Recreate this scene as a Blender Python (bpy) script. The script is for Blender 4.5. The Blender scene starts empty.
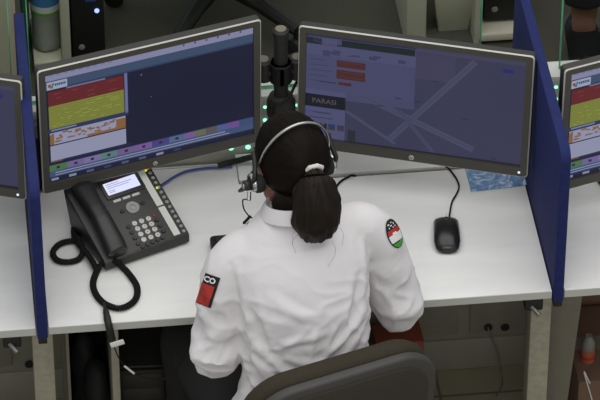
import bpy, bmesh, math, random
from mathutils import Vector, Matrix, noise, Euler
from mathutils.bvhtree import BVHTree
random.seed(5)
S = bpy.context.scene
COL = S.collection
V = Vector
PI = math.pi
rad = math.radians

# ------------------------------------------------------------------ camera
CAM = V((-.123, -6.444, 6.282)); YAW = rad(6.328); PIT = rad(38.811); FPX = 3759.0
cd = bpy.data.cameras.new('camera'); cam = bpy.data.objects.new('camera', cd); COL.objects.link(cam)
fwd = V((math.sin(YAW)*math.cos(PIT), math.cos(YAW)*math.cos(PIT), -math.sin(PIT)))
cam.location = CAM
cam.rotation_euler = fwd.to_track_quat('-Z', 'Y').to_euler()
cd.sensor_width = 36; cd.lens = FPX/600*36; cd.clip_start = .1; cd.clip_end = 60
S.camera = cam
RT = V((math.cos(YAW), -math.sin(YAW), 0)); DN = fwd.cross(RT)

def at(px, py, x=None, y=None, z=None):
    """point of the photograph on a world plane"""
    d = fwd + RT*((px-300)/FPX) + DN*((py-200)/FPX)
    t = (x-CAM.x)/d.x if x is not None else (y-CAM.y)/d.y if y is not None else (z-CAM.z)/d.z
    return CAM + d*t

# ------------------------------------------------------------------ materials
def lin(c):
    return tuple((v/255/12.92 if v/255 <= .04045 else ((v/255+.055)/1.055)**2.4) for v in c)
def mat(name, rgb, rough=.5, metal=0., spec=.5, nscale=0, namt=.0, bump=0., bscale=200., coat=0., stretch=None, sheen=0):
    m = bpy.data.materials.new(name); m.use_nodes = True
    nt = m.node_tree; b = nt.nodes['Principled BSDF']
    c = lin(rgb)
    b.inputs['Base Color'].default_value = (*c, 1)
    b.inputs['Roughness'].default_value = rough; b.inputs['Metallic'].default_value = metal
    b.inputs['Specular IOR Level'].default_value = spec
    b.inputs['Coat Weight'].default_value = coat
    b.inputs['Sheen Weight'].default_value = sheen
    tc = nt.nodes.new('ShaderNodeTexCoord'); mp = nt.nodes.new('ShaderNodeMapping')
    nt.links.new(tc.outputs['Object'], mp.inputs['Vector'])
    if stretch: mp.inputs['Scale'].default_value = stretch
    if nscale:
        n = nt.nodes.new('ShaderNodeTexNoise'); n.inputs['Scale'].default_value = nscale; n.inputs['Detail'].default_value = 4
        nt.links.new(mp.outputs[0], n.inputs['Vector'])
        r = nt.nodes.new('ShaderNodeValToRGB')
        r.color_ramp.elements[0].position = .3; r.color_ramp.elements[1].position = .7
        r.color_ramp.elements[0].color = (*[v*(1-namt) for v in c], 1); r.color_ramp.elements[1].color = (*[min(1, v*(1+namt)) for v in c], 1)
        nt.links.new(n.outputs['Fac'], r.inputs['Fac']); nt.links.new(r.outputs['Color'], b.inputs['Base Color'])
    if bump:
        n2 = nt.nodes.new('ShaderNodeTexNoise'); n2.inputs['Scale'].default_value = bscale; n2.inputs['Detail'].default_value = 3
        nt.links.new(mp.outputs[0], n2.inputs['Vector'])
        bp = nt.nodes.new('ShaderNodeBump'); bp.inputs['Strength'].default_value = bump; bp.inputs['Distance'].default_value = .002
        nt.links.new(n2.outputs['Fac'], bp.inputs['Height']); nt.links.new(bp.outputs[0], b.inputs['Normal'])
    return m
def emit(name, rgb, k=1.):
    m = bpy.data.materials.new(name); m.use_nodes = True
    b = m.node_tree.nodes['Principled BSDF']; c = lin(rgb)
    b.inputs['Base Color'].default_value = (.01, .01, .012, 1); b.inputs['Roughness'].default_value = .35
    b.inputs['Emission Color'].default_value = (*c, 1); b.inputs['Emission Strength'].default_value = k
    return m
M = dict(
 desk=mat('white laminate', (226, 226, 223), .42, nscale=6, namt=.04, stretch=(1, 4, 1)),
 deskedge=mat('grey edge band', (182, 182, 176), .5),
 blue=mat('blue partition felt', (32, 40, 88), .8, spec=.2, nscale=60, namt=.12, bump=.2, bscale=400),
 wall_shaded=mat('shaded divider panel', (122, 119, 104), .7, nscale=30, namt=.05), wall=mat('lightened divider panel', (192, 193, 180), .7, nscale=30, namt=.05, bump=.1),  # one finish: upper face lightened against monitor shade, under-desk part kept darker
 cap=mat('pale divider cap', (215, 216, 208), .45, nscale=12, namt=.03),
 base=mat('skirting', (132, 129, 114), .6, nscale=12, namt=.05),
 floor=None, backfloor=mat('dark carpet', (70, 68, 57), .95, nscale=180, namt=.15, bump=.3, bscale=400),
 bez=mat('monitor bezel', (70, 67, 60), .5, spec=.4, nscale=40, namt=.03),
 rim=mat('silver rim', (196, 194, 186), .45, metal=.25),
 dark=mat('black plastic', (32, 31, 29), .42, nscale=30, namt=.06),
 darkm=mat('matte black plastic', (24, 23, 21), .62, nscale=30, namt=.06),
 house=mat('monitor housing', (44, 42, 39), .55, nscale=20, namt=.05),
 phone=mat('phone plastic', (40, 39, 37), .42, bump=.05, bscale=900, nscale=50, namt=.05),
 hand=mat('handset plastic', (34, 33, 32), .4, nscale=30, namt=.04),
 key=mat('pale key', (196, 195, 190), .45), navm=mat('nav ring', (150, 150, 146), .35, metal=.2),
 paper=mat('paper strip', (206, 206, 198), .7, nscale=25, namt=.02),
 white=mat('white mark', (225, 225, 222), .5), grey=mat('grey mark', (140, 140, 138), .5),
 red=mat('red print', (168, 42, 34), .6, nscale=40, namt=.05), redm=mat('red mark', (150, 40, 36), .5),
 shirt=mat('white cotton', (214, 210, 211), .85, bump=.16, bscale=260, nscale=9, namt=.025, sheen=.1),
 trous=mat('black trousers', (22, 21, 21), .85, bump=.2, bscale=300, nscale=20, namt=.1),
 skin=mat('brown skin', (126, 84, 62), .5, nscale=25, namt=.06),
 hair=None, band=mat('white hair tie', (206, 202, 196), .8, bump=.4, bscale=500),
 chrome=mat('chrome', (200, 200, 198), .24, metal=1.), lockm=mat('lock metal', (120, 118, 112), .4, metal=.6), foam=mat('ear foam', (26, 25, 24), .85, bump=.3, bscale=500),
 cfab=mat('chair fabric', (58, 53, 43), .95, spec=.15, bump=.5, bscale=700, nscale=400, namt=.16), cshell=mat('chair shell', (60, 58, 55), .6, bump=.1, bscale=500),
 cback=mat('chair back fabric', (52, 47, 39), .95, bump=.4, bscale=700, nscale=300, namt=.12),
 legs=mat('speckled grey metal', (148, 143, 126), .6, nscale=55, namt=.12, stretch=(1, .5, 1.2)),
 slab=mat('dull grey panel', (112, 107, 94), .7, nscale=30, namt=.06),
 mouse=mat('mouse plastic', (26, 26, 26), .28, nscale=30, namt=.03),
 bluecab=mat('blue cable', (58, 78, 150), .5), book=None,
 green=mat('green patch', (62, 150, 58), .8), blackp=mat('black patch', (20, 20, 21), .8),
 glassedge=mat('green glass edge', (96, 190, 142), .25, nscale=18, namt=.35),
 carton=mat('brown carton', (112, 86, 70), .8, nscale=20, namt=.08), orange=mat('orange plastic', (150, 88, 60), .5),
 greyl=mat('pale grey lid', (118, 116, 108), .5), redbox=mat('red brown print', (130, 62, 42), .6, nscale=14, namt=.15),
 olive=mat('olive print', (92, 84, 40), .6), rack=mat('pale rack metal', (200, 196, 176), .6, nscale=10, namt=.05),
 lblb=mat('label blue', (70, 130, 190), .5), lblw=mat('label white', (215, 220, 220), .5), lblg=mat('label green', (110, 165, 80), .5),
 teal=mat('green folder', (36, 84, 66), .6), cord=mat('cord rubber', (28, 27, 26), .8, spec=.2),
 shoe=mat('black shoe', (16, 17, 17), .8, spec=.15), sole=mat('sole reflection green', (46, 98, 66), .7),  # green puts the glass reflection under the shoe into the sole colour
 eye=mat('eye white', (220, 215, 210), .3), lip=mat('lip', (120, 62, 58), .5), cab=mat('olive grey cabinet', (190, 184, 160), .65, nscale=5, namt=.05),
 ledg=emit('green indicator', (150, 255, 205), 1.6), ledb=emit('blue indicator', (150, 170, 255), 2.2), ledr=emit('red indicator', (255, 70, 50), 1.), ledy=emit('yellow green indicator', (190, 230, 40), 1.), ledw=emit('white indicator', (220, 235, 255), 1.1),
 lcd=emit('phone display', (222, 226, 255), 1.), lcdt=emit('phone display text', (150, 156, 200), 1.),
)
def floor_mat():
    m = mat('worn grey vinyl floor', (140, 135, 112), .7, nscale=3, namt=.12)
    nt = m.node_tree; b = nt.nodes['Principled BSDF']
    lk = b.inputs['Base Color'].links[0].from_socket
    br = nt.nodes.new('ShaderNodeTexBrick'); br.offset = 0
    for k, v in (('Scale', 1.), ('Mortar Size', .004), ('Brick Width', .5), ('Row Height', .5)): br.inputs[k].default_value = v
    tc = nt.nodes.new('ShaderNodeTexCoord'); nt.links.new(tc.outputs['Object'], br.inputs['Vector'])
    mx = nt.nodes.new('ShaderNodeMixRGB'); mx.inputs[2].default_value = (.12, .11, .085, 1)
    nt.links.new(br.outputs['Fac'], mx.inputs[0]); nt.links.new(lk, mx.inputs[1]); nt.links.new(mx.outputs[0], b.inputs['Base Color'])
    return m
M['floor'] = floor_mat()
def hair_mat():
    m = mat('dark brown hair', (31, 24, 19), .5, spec=.14, nscale=8, namt=.3)
    return m
M['hair'] = hair_mat()
def book_mat():
    m = mat('water pattern cover', (120, 160, 205), .4)
    nt = m.node_tree; b = nt.nodes['Principled BSDF']
    n = nt.nodes.new('ShaderNodeTexNoise'); n.inputs['Scale'].default_value = 26; n.inputs['Detail'].default_value = 5; n.inputs['Distortion'].default_value = 2.5
    r = nt.nodes.new('ShaderNodeValToRGB')
    e = r.color_ramp.elements; e[0].position = .35; e[0].color = (*lin((84, 122, 172)), 1); e[1].position = .68; e[1].color = (*lin((222, 232, 240)), 1)
    k = e.new(.52); k.color = (*lin((122, 160, 205)), 1)
    tc = nt.nodes.new('ShaderNodeTexCoord'); nt.links.new(tc.outputs['Object'], n.inputs['Vector'])
    nt.links.new(n.outputs['Fac'], r.inputs['Fac']); nt.links.new(r.outputs['Color'], b.inputs['Base Color'])
    return m
M['book'] = book_mat()
def glass_mat(name, tint, gl=.06):
    m = bpy.data.materials.new(name); m.use_nodes = True; nt = m.node_tree; nt.nodes.clear()
    o = nt.nodes.new('ShaderNodeOutputMaterial'); t = nt.nodes.new('ShaderNodeBsdfTransparent'); g = nt.nodes.new('ShaderNodeBsdfGlossy')
    t.inputs[0].default_value = (*tint, 1); g.inputs['Roughness'].default_value = .04
    f = nt.nodes.new('ShaderNodeFresnel'); f.inputs[0].default_value = 1.22
    x = nt.nodes.new('ShaderNodeMixShader'); nt.links.new(f.outputs[0], x.inputs[0])
    nt.links.new(t.outputs[0], x.inputs[1]); nt.links.new(g.outputs[0], x.inputs[2]); nt.links.new(x.outputs[0], o.inputs[0])
    return m
def cloudy_mat(name):
    m = glass_mat(name, (.9, .92, .9)); nt = m.node_tree; o = nt.nodes['Material Output']; src = o.inputs[0].links[0].from_socket
    d = nt.nodes.new('ShaderNodeBsdfDiffuse'); d.inputs[0].default_value = (.62, .64, .6, 1); x = nt.nodes.new('ShaderNodeMixShader'); x.inputs[0].default_value = .5
    nt.links.new(src, x.inputs[1]); nt.links.new(d.outputs[0], x.inputs[2]); nt.links.new(x.outputs[0], o.inputs[0]); return m
M['glass'] = glass_mat('screen glass', (.93, .97, .95)); M['bottle'] = cloudy_mat('clear plastic')

# ------------------------------------------------------------------ mesh helpers
class MB:
    def __init__(s): s.bm = bmesh.new()
    def _mi(s, fs, mi):
        for f in fs: f.material_index = mi
    def box(s, c, size, mi=0, bev=0., rot=None, seg=2):
        b2 = bmesh.new(); bmesh.ops.create_cube(b2, size=1)
        for v in b2.verts: v.co = V((v.co.x*size[0], v.co.y*size[1], v.co.z*size[2]))
        if bev: bmesh.ops.bevel(b2, geom=b2.edges[:], offset=bev, segments=seg, affect='EDGES', profile=.5)
        Mx = Matrix.Translation(c) @ (rot.to_4x4() if rot else Matrix())
        s.merge(b2, Mx, mi); return s
    def merge(s, b2, Mx=Matrix(), mi=0):
        d = {}
        for v in b2.verts: d[v] = s.bm.verts.new(Mx @ v.co)
        for f in b2.faces:
            try:
                n = s.bm.faces.new([d[v] for v in f.verts]); n.material_index = mi if mi is not None else f.material_index
            except ValueError: pass
        b2.free()
    def poly(s, pts, mi=0):
        f = s.bm.faces.new([s.bm.verts.new(p) for p in pts]); f.material_index = mi; return s
    def prism(s, outline, fn, mi=0, bev=0.):
        """outline: list of 2D points; fn(p, k) -> 3D point for k = 0 / 1"""
        b2 = bmesh.new()
        a = [b2.verts.new(fn(p, 0)) for p in outline]; b = [b2.verts.new(fn(p, 1)) for p in outline]
        n = len(a); b2.faces.new(a[::-1]); top = b2.faces.new(b)
        for i in range(n): b2.faces.new((a[i], a[(i+1) % n], b[(i+1) % n], b[i]))
        bmesh.ops.recalc_face_normals(b2, faces=b2.faces[:])
        if bev:
            es = [e for e in b2.edges if len(e.link_faces) == 2 and any(len(f.verts) == n for f in e.link_faces)]
            bmesh.ops.bevel(b2, geom=es, offset=bev, segments=2, affect='EDGES', profile=.5)
        s.merge(b2, Matrix(), mi); return s
    def loft(s, secs, seg=20, mi=0, caps=True, up=None):
        """secs: (centre, half axis a, half axis b)"""
        rings = []
        for c, a, b in secs:
            rings.append([s.bm.verts.new(c + a*math.cos(2*PI*i/seg) + b*math.sin(2*PI*i/seg)) for i in range(seg)])
        fs = []
        for r0, r1 in zip(rings, rings[1:]):
            for i in range(seg): fs.append(s.bm.faces.new((r0[i], r0[(i+1) % seg], r1[(i+1) % seg], r1[i])))
        if caps: fs.append(s.bm.faces.new(rings[0][::-1])); fs.append(s.bm.faces.new(rings[-1]))
        s._mi(fs, mi); return s
    def tube(s, pts, r, seg=8, mi=0, caps=True, flat=1., ref=None):
        pts = [V(p) for p in pts]; n = len(pts)
        rr = r if isinstance(r, (list, tuple)) else [r]*n
        t0 = (pts[1]-pts[0]).normalized()
        nrm = V(ref) if ref is not None else (V((0, 0, 1)) if abs(t0.z) < .9 else V((1, 0, 0)))
        secs = []
        for i in range(n):
            t = (pts[min(i+1, n-1)]-pts[max(i-1, 0)]).normalized()
            nrm = (nrm - t*nrm.dot(t)).normalized()
            if ref is not None and abs(V(ref).dot(t)) < .95: nrm = (V(ref)-t*V(ref).dot(t)).normalized()
            b = t.cross(nrm)
            secs.append((pts[i], nrm*rr[i]*flat, b*rr[i]))
        return s.loft(secs, seg, mi, caps)
    def lathe(s, prof, c=V((0, 0, 0)), ax=V((0, 0, 1)), seg=24, mi=0):
        ax = V(ax).normalized(); a = ax.orthogonal().normalized(); b = ax.cross(a)
        c = V(c)
        return s.loft([(c+ax*h, a*max(r, 1e-4), b*max(r, 1e-4)) for r, h in prof], seg, mi)
    def ell(s, c, r, rot=None, mi=0, u=20, v=12):
        b2 = bmesh.new(); bmesh.ops.create_uvsphere(b2, u_segments=u, v_segments=v, radius=1)
        Mx = Matrix.Translation(c) @ (rot.to_4x4() if rot else Matrix()) @ Matrix.Diagonal((*r, 1))
        s.merge(b2, Mx, mi); return s
    def mesh(s, name, mats, smooth=35, recalc=True):
        if recalc: bmesh.ops.recalc_face_normals(s.bm, faces=s.bm.faces[:])
        me = bpy.data.meshes.new(name); s.bm.to_mesh(me); s.bm.free()
        for m in (mats if isinstance(mats, (list, tuple)) else [mats]): me.materials.append(m)
        if smooth:
            me.polygons.foreach_set('use_smooth', [True]*len(me.polygons)); me.set_sharp_from_angle(angle=rad(smooth))
        return me
    def build(s, name, mats, parent=None, smooth=35, recalc=True):
        o = bpy.data.objects.new(name, s.mesh(name, mats, smooth, recalc)); COL.objects.link(o)
        if parent: o.parent = parent
        return o
def tag(o, label, cat, group=None, kind=None):
    o['label'] = label; o['category'] = cat
    if group: o['group'] = group
    if kind: o['kind'] = kind
    return o
def empty(name, loc, rz, label, cat, group=None):
    o = bpy.data.objects.new(name, None); COL.objects.link(o); o.empty_display_size = .05
    o.location = loc; o.rotation_euler = (0, 0, rz)
    return tag(o, label, cat, group)
def dup(o, loc=None, rz=None, label=None):
    kids = [c for c in bpy.data.objects if c.parent == o]
    c = o.copy(); COL.objects.link(c)
    if loc is not None: c.location = loc
    if rz is not None: c.rotation_euler.z = rz
    if label: c['label'] = label
    def rec(src, dst):
        for k in [q for q in bpy.data.objects if q.parent == src]:
            d = k.copy(); COL.objects.link(d); d.parent = dst; rec(k, d)
    for k in kids:
        d = k.copy(); COL.objects.link(d); d.parent = c; rec(k, d)
    return c
def struct(o): o['kind'] = 'structure'; return o
def rrect(w, h, r, n=5, c=(0, 0)):
    o = []
    for sx, sy, a0 in ((1, 1, 0), (-1, 1, 90), (-1, -1, 180), (1, -1, 270)):
        for i in range(n+1):
            a = rad(a0+90*i/n); o.append((c[0]+sx*(w/2-r)+r*math.cos(a), c[1]+sy*(h/2-r)+r*math.sin(a)))
    return o
def crv(pts, n=8):
    """Catmull-Rom through points"""
    P = [V(p) for p in pts]; P = [P[0]*2-P[1]]+P+[P[-1]*2-P[-2]]; o = []
    for i in range(1, len(P)-2):
        for k in range(n):
            t = k/n; a, b, c, d = P[i-1:i+3]
            o.append(.5*((2*b)+(c-a)*t+(2*a-5*b+4*c-d)*t*t+(3*b-a-3*c+d)*t**3))
    return o+[P[-2]]
def helix(path, R, pitch, per=10):
    L = [0]
    for a, b in zip(path, path[1:]): L.append(L[-1]+(b-a).length)
    n = int(L[-1]/pitch*per); o = []; nrm = V((0, 0, 1)); j = 0
    for k in range(n+1):
        d = L[-1]*k/n
        while j < len(L)-2 and L[j+1] < d: j += 1
        t = (d-L[j])/max(1e-9, L[j+1]-L[j]); p = path[j].lerp(path[j+1], t); tg = (path[j+1]-path[j]).normalized()
        nrm = (nrm-tg*nrm.dot(tg)).normalized(); b = tg.cross(nrm); a = 2*PI*k/per
        o.append(p+nrm*R*math.cos(a)+b*R*math.sin(a))
    return o
def text_mesh(s, size, fn, bm_mb, mi=0, align='CENTER', bold=0.):
    """letters as faces; fn maps (x, y) to 3D"""
    cu = bpy.data.curves.new('t', 'FONT'); cu.body = s; cu.size = size; cu.align_x = align; cu.align_y = 'CENTER'; cu.offset = bold
    cu.resolution_u = 3
    o = bpy.data.objects.new('t', cu); COL.objects.link(o)
    dg = bpy.context.evaluated_depsgraph_get(); me = bpy.data.meshes.new_from_object(o.evaluated_get(dg))
    vs = [bm_mb.bm.verts.new(fn(v.co.x, v.co.y)) for v in me.vertices]
    for p in me.polygons:
        try: bm_mb.bm.faces.new([vs[i] for i in p.vertices]).material_index = mi
        except ValueError: pass
    bpy.data.objects.remove(o); bpy.data.curves.remove(cu); bpy.data.meshes.remove(me)
def remesh(mb, name, voxel, smooth=2, mats=None):
    me = mb.mesh(name, mats or [], 0)
    o = bpy.data.objects.new('tmp', me); COL.objects.link(o)
    r = o.modifiers.new('r', 'REMESH'); r.mode = 'VOXEL'; r.voxel_size = voxel; r.use_smooth_shade = True
    if smooth:
        sm = o.modifiers.new('s', 'SMOOTH'); sm.iterations = smooth; sm.factor = .5
    dg = bpy.context.evaluated_depsgraph_get(); m2 = bpy.data.meshes.new_from_object(o.evaluated_get(dg)); m2.name = name
    bpy.data.objects.remove(o); bpy.data.meshes.remove(me)
    m2.materials.clear()
    for m in (mats if isinstance(mats, (list, tuple)) else [mats]): m2.materials.append(m)
    m2.polygons.foreach_set('use_smooth', [True]*len(m2.polygons))
    return m2
def link(name, me, parent=None):
    o = bpy.data.objects.new(name, me); COL.objects.link(o)
    if parent: o.parent = parent
    return o

# ------------------------------------------------------------------ setting
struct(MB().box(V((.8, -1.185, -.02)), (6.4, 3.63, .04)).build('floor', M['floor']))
struct(MB().box(V((.8, 2.415, -.02)), (6.4, 3.57, .04)).build('floor_back', M['backfloor']))  # floor beyond the divider, in a darker colour
# ------------------------------------------------------------------ low divider wall with glass
W0, W1 = -1.15, 2.4
dv = empty('desk_divider', (.6, .6275, 0), 0, 'low grey divider wall with pale cap and green-edged glass behind the desks', 'divider')
def dloc(p): return V(p)-V((.6, .6275, 0))
MB().box(dloc(((W0+W1)/2, .6275, .785)), (W1-W0, .055, .19)).build('upper_body', M['wall'], dv)
MB().box(dloc(((W0+W1)/2, .6275, .395)), (W1-W0, .054, .59)).build('lower_body', M['wall_shaded'], dv)
MB().box(dloc(((W0+W1)/2, .6275, .893)), (W1-W0, .062, .026), bev=.002).build('cap', M['cap'], dv)
MB().box(dloc(((W0+W1)/2, .6275, .05)), (W1-W0, .066, .098), bev=.003).build('skirting', M['base'], dv)
for x0, x1 in ((-1.1, -.02), (.026, 1.09), (1.285, 2.3)):
    g = MB().box(dloc(((x0+x1)/2, .63, .906+.25)), (x1-x0, .008, .5)).build('glass_pane', M['glass'], dv)
    e = MB()
    e.box(dloc((x0-.0012, .63, 1.156)), (.0026, .0085, .5)); e.box(dloc((x1+.0012, .63, 1.156)), (.0026, .0085, .5)); e.box(dloc(((x0+x1)/2, .63, .9075)), (x1-x0, .0105, .003))
    e.build('glass_edge', M['glassedge'], g)
for px, py, r in ((265, 107, .0042), (265, 120, .005), (297, 105, .0038), (231, 148, .0062), (248, 147, .0062), (556, 87, .0045), (556, 99, .0045)):
    p = at(px, py, y=.6); MB().lathe([(r*1.0, 0), (r, .002), (r*.6, .004)], dloc(p)+V((0, .0005, 0)), (0, -1, 0), 12).build('indicator_light', M['ledg'], dv)
# raised groove panels low on the wall, with dark cable holes
pm = MB()
for x0, x1 in ((-.9, -.06), (.04, .62), (.65, 1.055), (1.085, 1.45)):
    pm.box(dloc(((x0+x1)/2, .598, .385)), (x1-x0, .006, .53), bev=.002)
pm.build('lower_panel', M['wall_shaded'], dv)
for px, py in ((488, 327), (505, 327), (29, 364)):
    p = at(px, py, y=.594); MB().lathe([(.011, 0), (.011, .003), (.008, .0035)], dloc(p), (0, -1, 0), 16).build('cable_hole', M['darkm'], dv)

# ------------------------------------------------------------------ desks
def desk(x0, x1, notch, label, legs, group='white desks in one row'):
    r = empty('office_desk', ((x0+x1)/2, .27, 0), 0, label, 'desk', group)
    o = V(((x0+x1)/2, .27, 0))
    yb = .544
    out = [(x0, 0), (x1, 0), (x1, yb)]
    if notch: out += [(notch[1], yb), (notch[1], .467), (notch[0], .467), (notch[0], yb)]
    out += [(x0, yb)]
    MB().prism(out, lambda p, k: V((p[0], p[1], .728+.022*k))-o, bev=.0015).build('desktop', M['desk'], r)
    MB().box(V(((x0+x1)/2, -.0008, .739))-o, (x1-x0-.002, .0016, .0195)).build('edge_band', M['deskedge'], r)
    t = MB(); t.box(V(((x0+x1)/2, .53, .675))-o, (x1-x0-.14, .125, .008)); t.box(V(((x0+x1)/2, .472, .695))-o, (x1-x0-.14, .006, .045))
    t.box(V(((x0+x1)/2, .589, .695))-o, (x1-x0-.14, .006, .045)); t.build('cable_tray', M['cap'], r)
    if notch: MB().box(V(((notch[0]+notch[1])/2, .542, .736))-o, (notch[1]-notch[0]-.006, .1, .012), bev=.002).build('cable_flap', M['desk'], r)
    for lx, w in legs:
        l = MB(); l.box(V((lx, .11, .364))-o, (w, .06, .728), bev=.003); l.box(V((lx, .3, .70))-o, (w*.6, .36, .05)); l.box(V((lx, .11, .006))-o, (w, .09, .012), bev=.003)
        l.build('leg', M['legs'], r)
    return r, o
G = .0145
d, o = desk(.007+G, 1.184-G, (.4985, 1.12), 'white desk in the middle bay where the headset operator sits', [(.008, .048), (1.163, .048)])
dl, ol = desk(-1.2+G, .007-G, None, 'white desk in the bay left of the left blue partition', [(-1.15, .05)])
drt, orr = desk(1.184+G, 2.4-G, None, 'white desk in the bay right of the right blue partition', [(2.35, .05)])
for dd, oo, px, py in ((dl, ol, 12, 342), (d, o, 533, 305)):
    p = at(px, py, y=.03)
    k = MB(); k.box(p-oo+V((0, .01, .012)), (.042, .05, .035), bev=.004); k.tube([p-oo+V((-.006, -.012, .006)), p-oo+V((.01, -.03, -.006))], .0055, mi=1)
    k.build('drawer_lock', [M['darkm'], M['lockm']], dd)
# dark grey slab under the right-hand desk
MB().prism([(1.188, 0), (1.248, 0), (1.27, .34), (1.294, .726), (1.203, .726)], lambda p, k: V((p[0], .2+.016*k, p[1]))-orr, bev=.002).build('side_panel', M['slab'], drt)

# ------------------------------------------------------------------ blue partitions
def partition(x, label):
    r = empty('desk_partition', (x, .3, .7), 0, label, 'partition', 'blue desk partitions')
    o = V((x, .3, .7)); R = .035
    out = [(-.006, .722), (.596, .722), (.596, .908), (.653, .908), (.653, 1.154)]
    for i in range(7):
        a = rad(90+90*i/6); out.append((-.006+R+R*math.cos(a), 1.154-R+R*math.sin(a)))
    MB().prism(out, lambda p, k: V((x-.012+.024*k, p[0], p[1]))-o, bev=.003).build('felt_panel', M['blue'], r)
    MB().box(V((x, .02, .715))-o, (.02, .05, .02), bev=.002).build('clamp', M['darkm'], r)
    return r
partition(.007, 'blue upright partition at the left end of the operator desk, seen edge-on')
partition(1.184, 'blue upright partition at the right end of the operator desk, showing its broad side')

# ------------------------------------------------------------------ monitors
def UI(cols):
    ms = [emit('display %d' % i, tuple(min(255, (v*.8+sum(c)/3*.2)*.8) for v in c), 1.) for i, c in enumerate(cols)]
    for m in ms: m.node_tree.nodes['Principled BSDF'].inputs['Specular IOR Level'].default_value = .12
    return ms
class Screen:
    """flat display content: rectangles in display coordinates (u right, v down)"""
    def __init__(s, w, h): s.w, s.h, s.mb, s.cols, s.n = w, h, MB(), [], 0
    def col(s, c):
        if c not in s.cols: s.cols.append(c)
        return s.cols.index(c)
    def P(s, u, v, k): return V(((u-.5)*s.w, -.00012*k, (.5-v)*s.h))
    def rect(s, u0, v0, u1, v1, c, k=1): s.mb.poly([s.P(u0, v1, k), s.P(u1, v1, k), s.P(u1, v0, k), s.P(u0, v0, k)], s.col(c)); return s
    def quad(s, uv, c, k=1): s.mb.poly([s.P(u, v, k) for u, v in uv], s.col(c)); return s
    def text(s, t, u, v, size, c, k=3, bold=0, align='LEFT'):
        text_mesh(t, size, lambda x, y: s.P(u, v, k)+V((x, 0, y)), s.mb, s.col(c), align, bold); return s
    def build(s, parent):
        e = UI(s.cols)
        return s.mb.build('screen', e, parent, smooth=0, recalc=False)
def monitor(name_label, c, yaw, tilt, w, h, led, badge, screen, group):
    r = empty('computer_monitor', c, rad(yaw), name_label, 'monitor', group)
    r.rotation_euler = (rad(-tilt), 0, rad(yaw))
    bs, bt, bb, dep = .0185, .0185, .027, .022
    W, Hh = w+2*bs, h+bt+bb; cz = (bt-bb)/2
    outer = rrect(W, Hh, .008, 4, (0, cz)); inner = [(sx*w/2, sz*h/2) for sx, sz in ((1, 1), (-1, 1), (-1, -1), (1, -1))]
    # bezel: ring of front faces with a body behind
    b2 = MB(); bm = b2.bm; n = len(outer); yf = -.006; yb = yf+dep
    def ring(pts, y): return [bm.verts.new((x, y, z)) for x, z in pts]
    sc_ = lambda e: [(x*(1-2*e/W), cz+(z-cz)*(1-2*e/Hh)) for x, z in outer]
    rims = MB(); rb = rims.bm
    fo = ring(sc_(.0028), yf); bo = ring(outer, yb); mid = ring(outer, yf+.0026)
    def inn(i):
        x, z = outer[i]; return ((1 if x > 0 else -1)*w/2, (1 if z > cz else -1)*h/2)
    fi = {}
    for i in range(n):
        k = inn(i)
        if k not in fi: fi[k] = (bm.verts.new((k[0], yf, k[1])), bm.verts.new((k[0], .001, k[1])))
    for i in range(n):
        j = (i+1) % n; a, b = fi[inn(i)], fi[inn(j)]
        if a is b: bm.faces.new((fo[i], fo[j], a[0]))
        else:
            bm.faces.new((fo[i], fo[j], b[0], a[0])); bm.faces.new((a[0], b[0], b[1], a[1]))
        bm.faces.new((mid[i], mid[j], bo[j], bo[i])).material_index = 1
    bm.faces.new(bo).material_index = 1
    b2.build('bezel', [M['bez'], M['house']], r, 25)
    f2 = [rb.verts.new((x, yf, z)) for x, z in sc_(.0028)]; m2 = [rb.verts.new((x, yf+.0026, z)) for x, z in outer]
    for i in range(n): rb.faces.new((f2[i], f2[(i+1) % n], m2[(i+1) % n], m2[i]))
    rims.build('rim', M['rim'], r, 60)
    # back housing
    hb = MB(); hb.loft([(V((0, yb-.001, cz)), V((W*.49, 0, 0)), V((0, 0, 1e-6)))]+[], 4, caps=False) if False else None
    o1 = rrect(W*.97, Hh*.95, .02, 4, (0, cz)); o2 = rrect(W*.62, Hh*.6, .03, 4, (0, cz))
    A = [hb.bm.verts.new((x, yb, z)) for x, z in o1]; B = [hb.bm.verts.new((x, yb+.03, z)) for x, z in o2]
    hb.bm.faces.new(A); hb.bm.faces.new(B[::-1])
    for i in range(len(A)): hb.bm.faces.new((A[i], A[(i+1) % len(A)], B[(i+1) % len(A)], B[i]))
    hb.build('back_housing', M['house'], r, 30)
    screen.build(r)
    if led: MB().lathe([(.003, 0), (.003, .0012)], V((led[0], yf, led[1])), (0, -1, 0), 12).build('power_light', M['ledw'], r)
    if badge:
        bx, bz, br = badge
        q = MB(); q.lathe([(br, 0), (br, .0012), (br*.93, .0016)], V((bx, yf, bz)), (0, -1, 0), 24)
        text_mesh('hp', br*1.5, lambda x, y: V((bx+x+y*.25, yf-.0018, bz+y+br*.1)), q, 1, bold=br*.02)
        q.build('badge', [M['rim'], M['house']], r, recalc=False)
    return r
LAV, STEEL, NAVY, REDC, YEL, PALE, ORG = (152, 154, 200), (66, 88, 130), (26, 30, 64), (124, 30, 36), (152, 160, 54), (166, 170, 210), (166, 110, 54)
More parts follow.
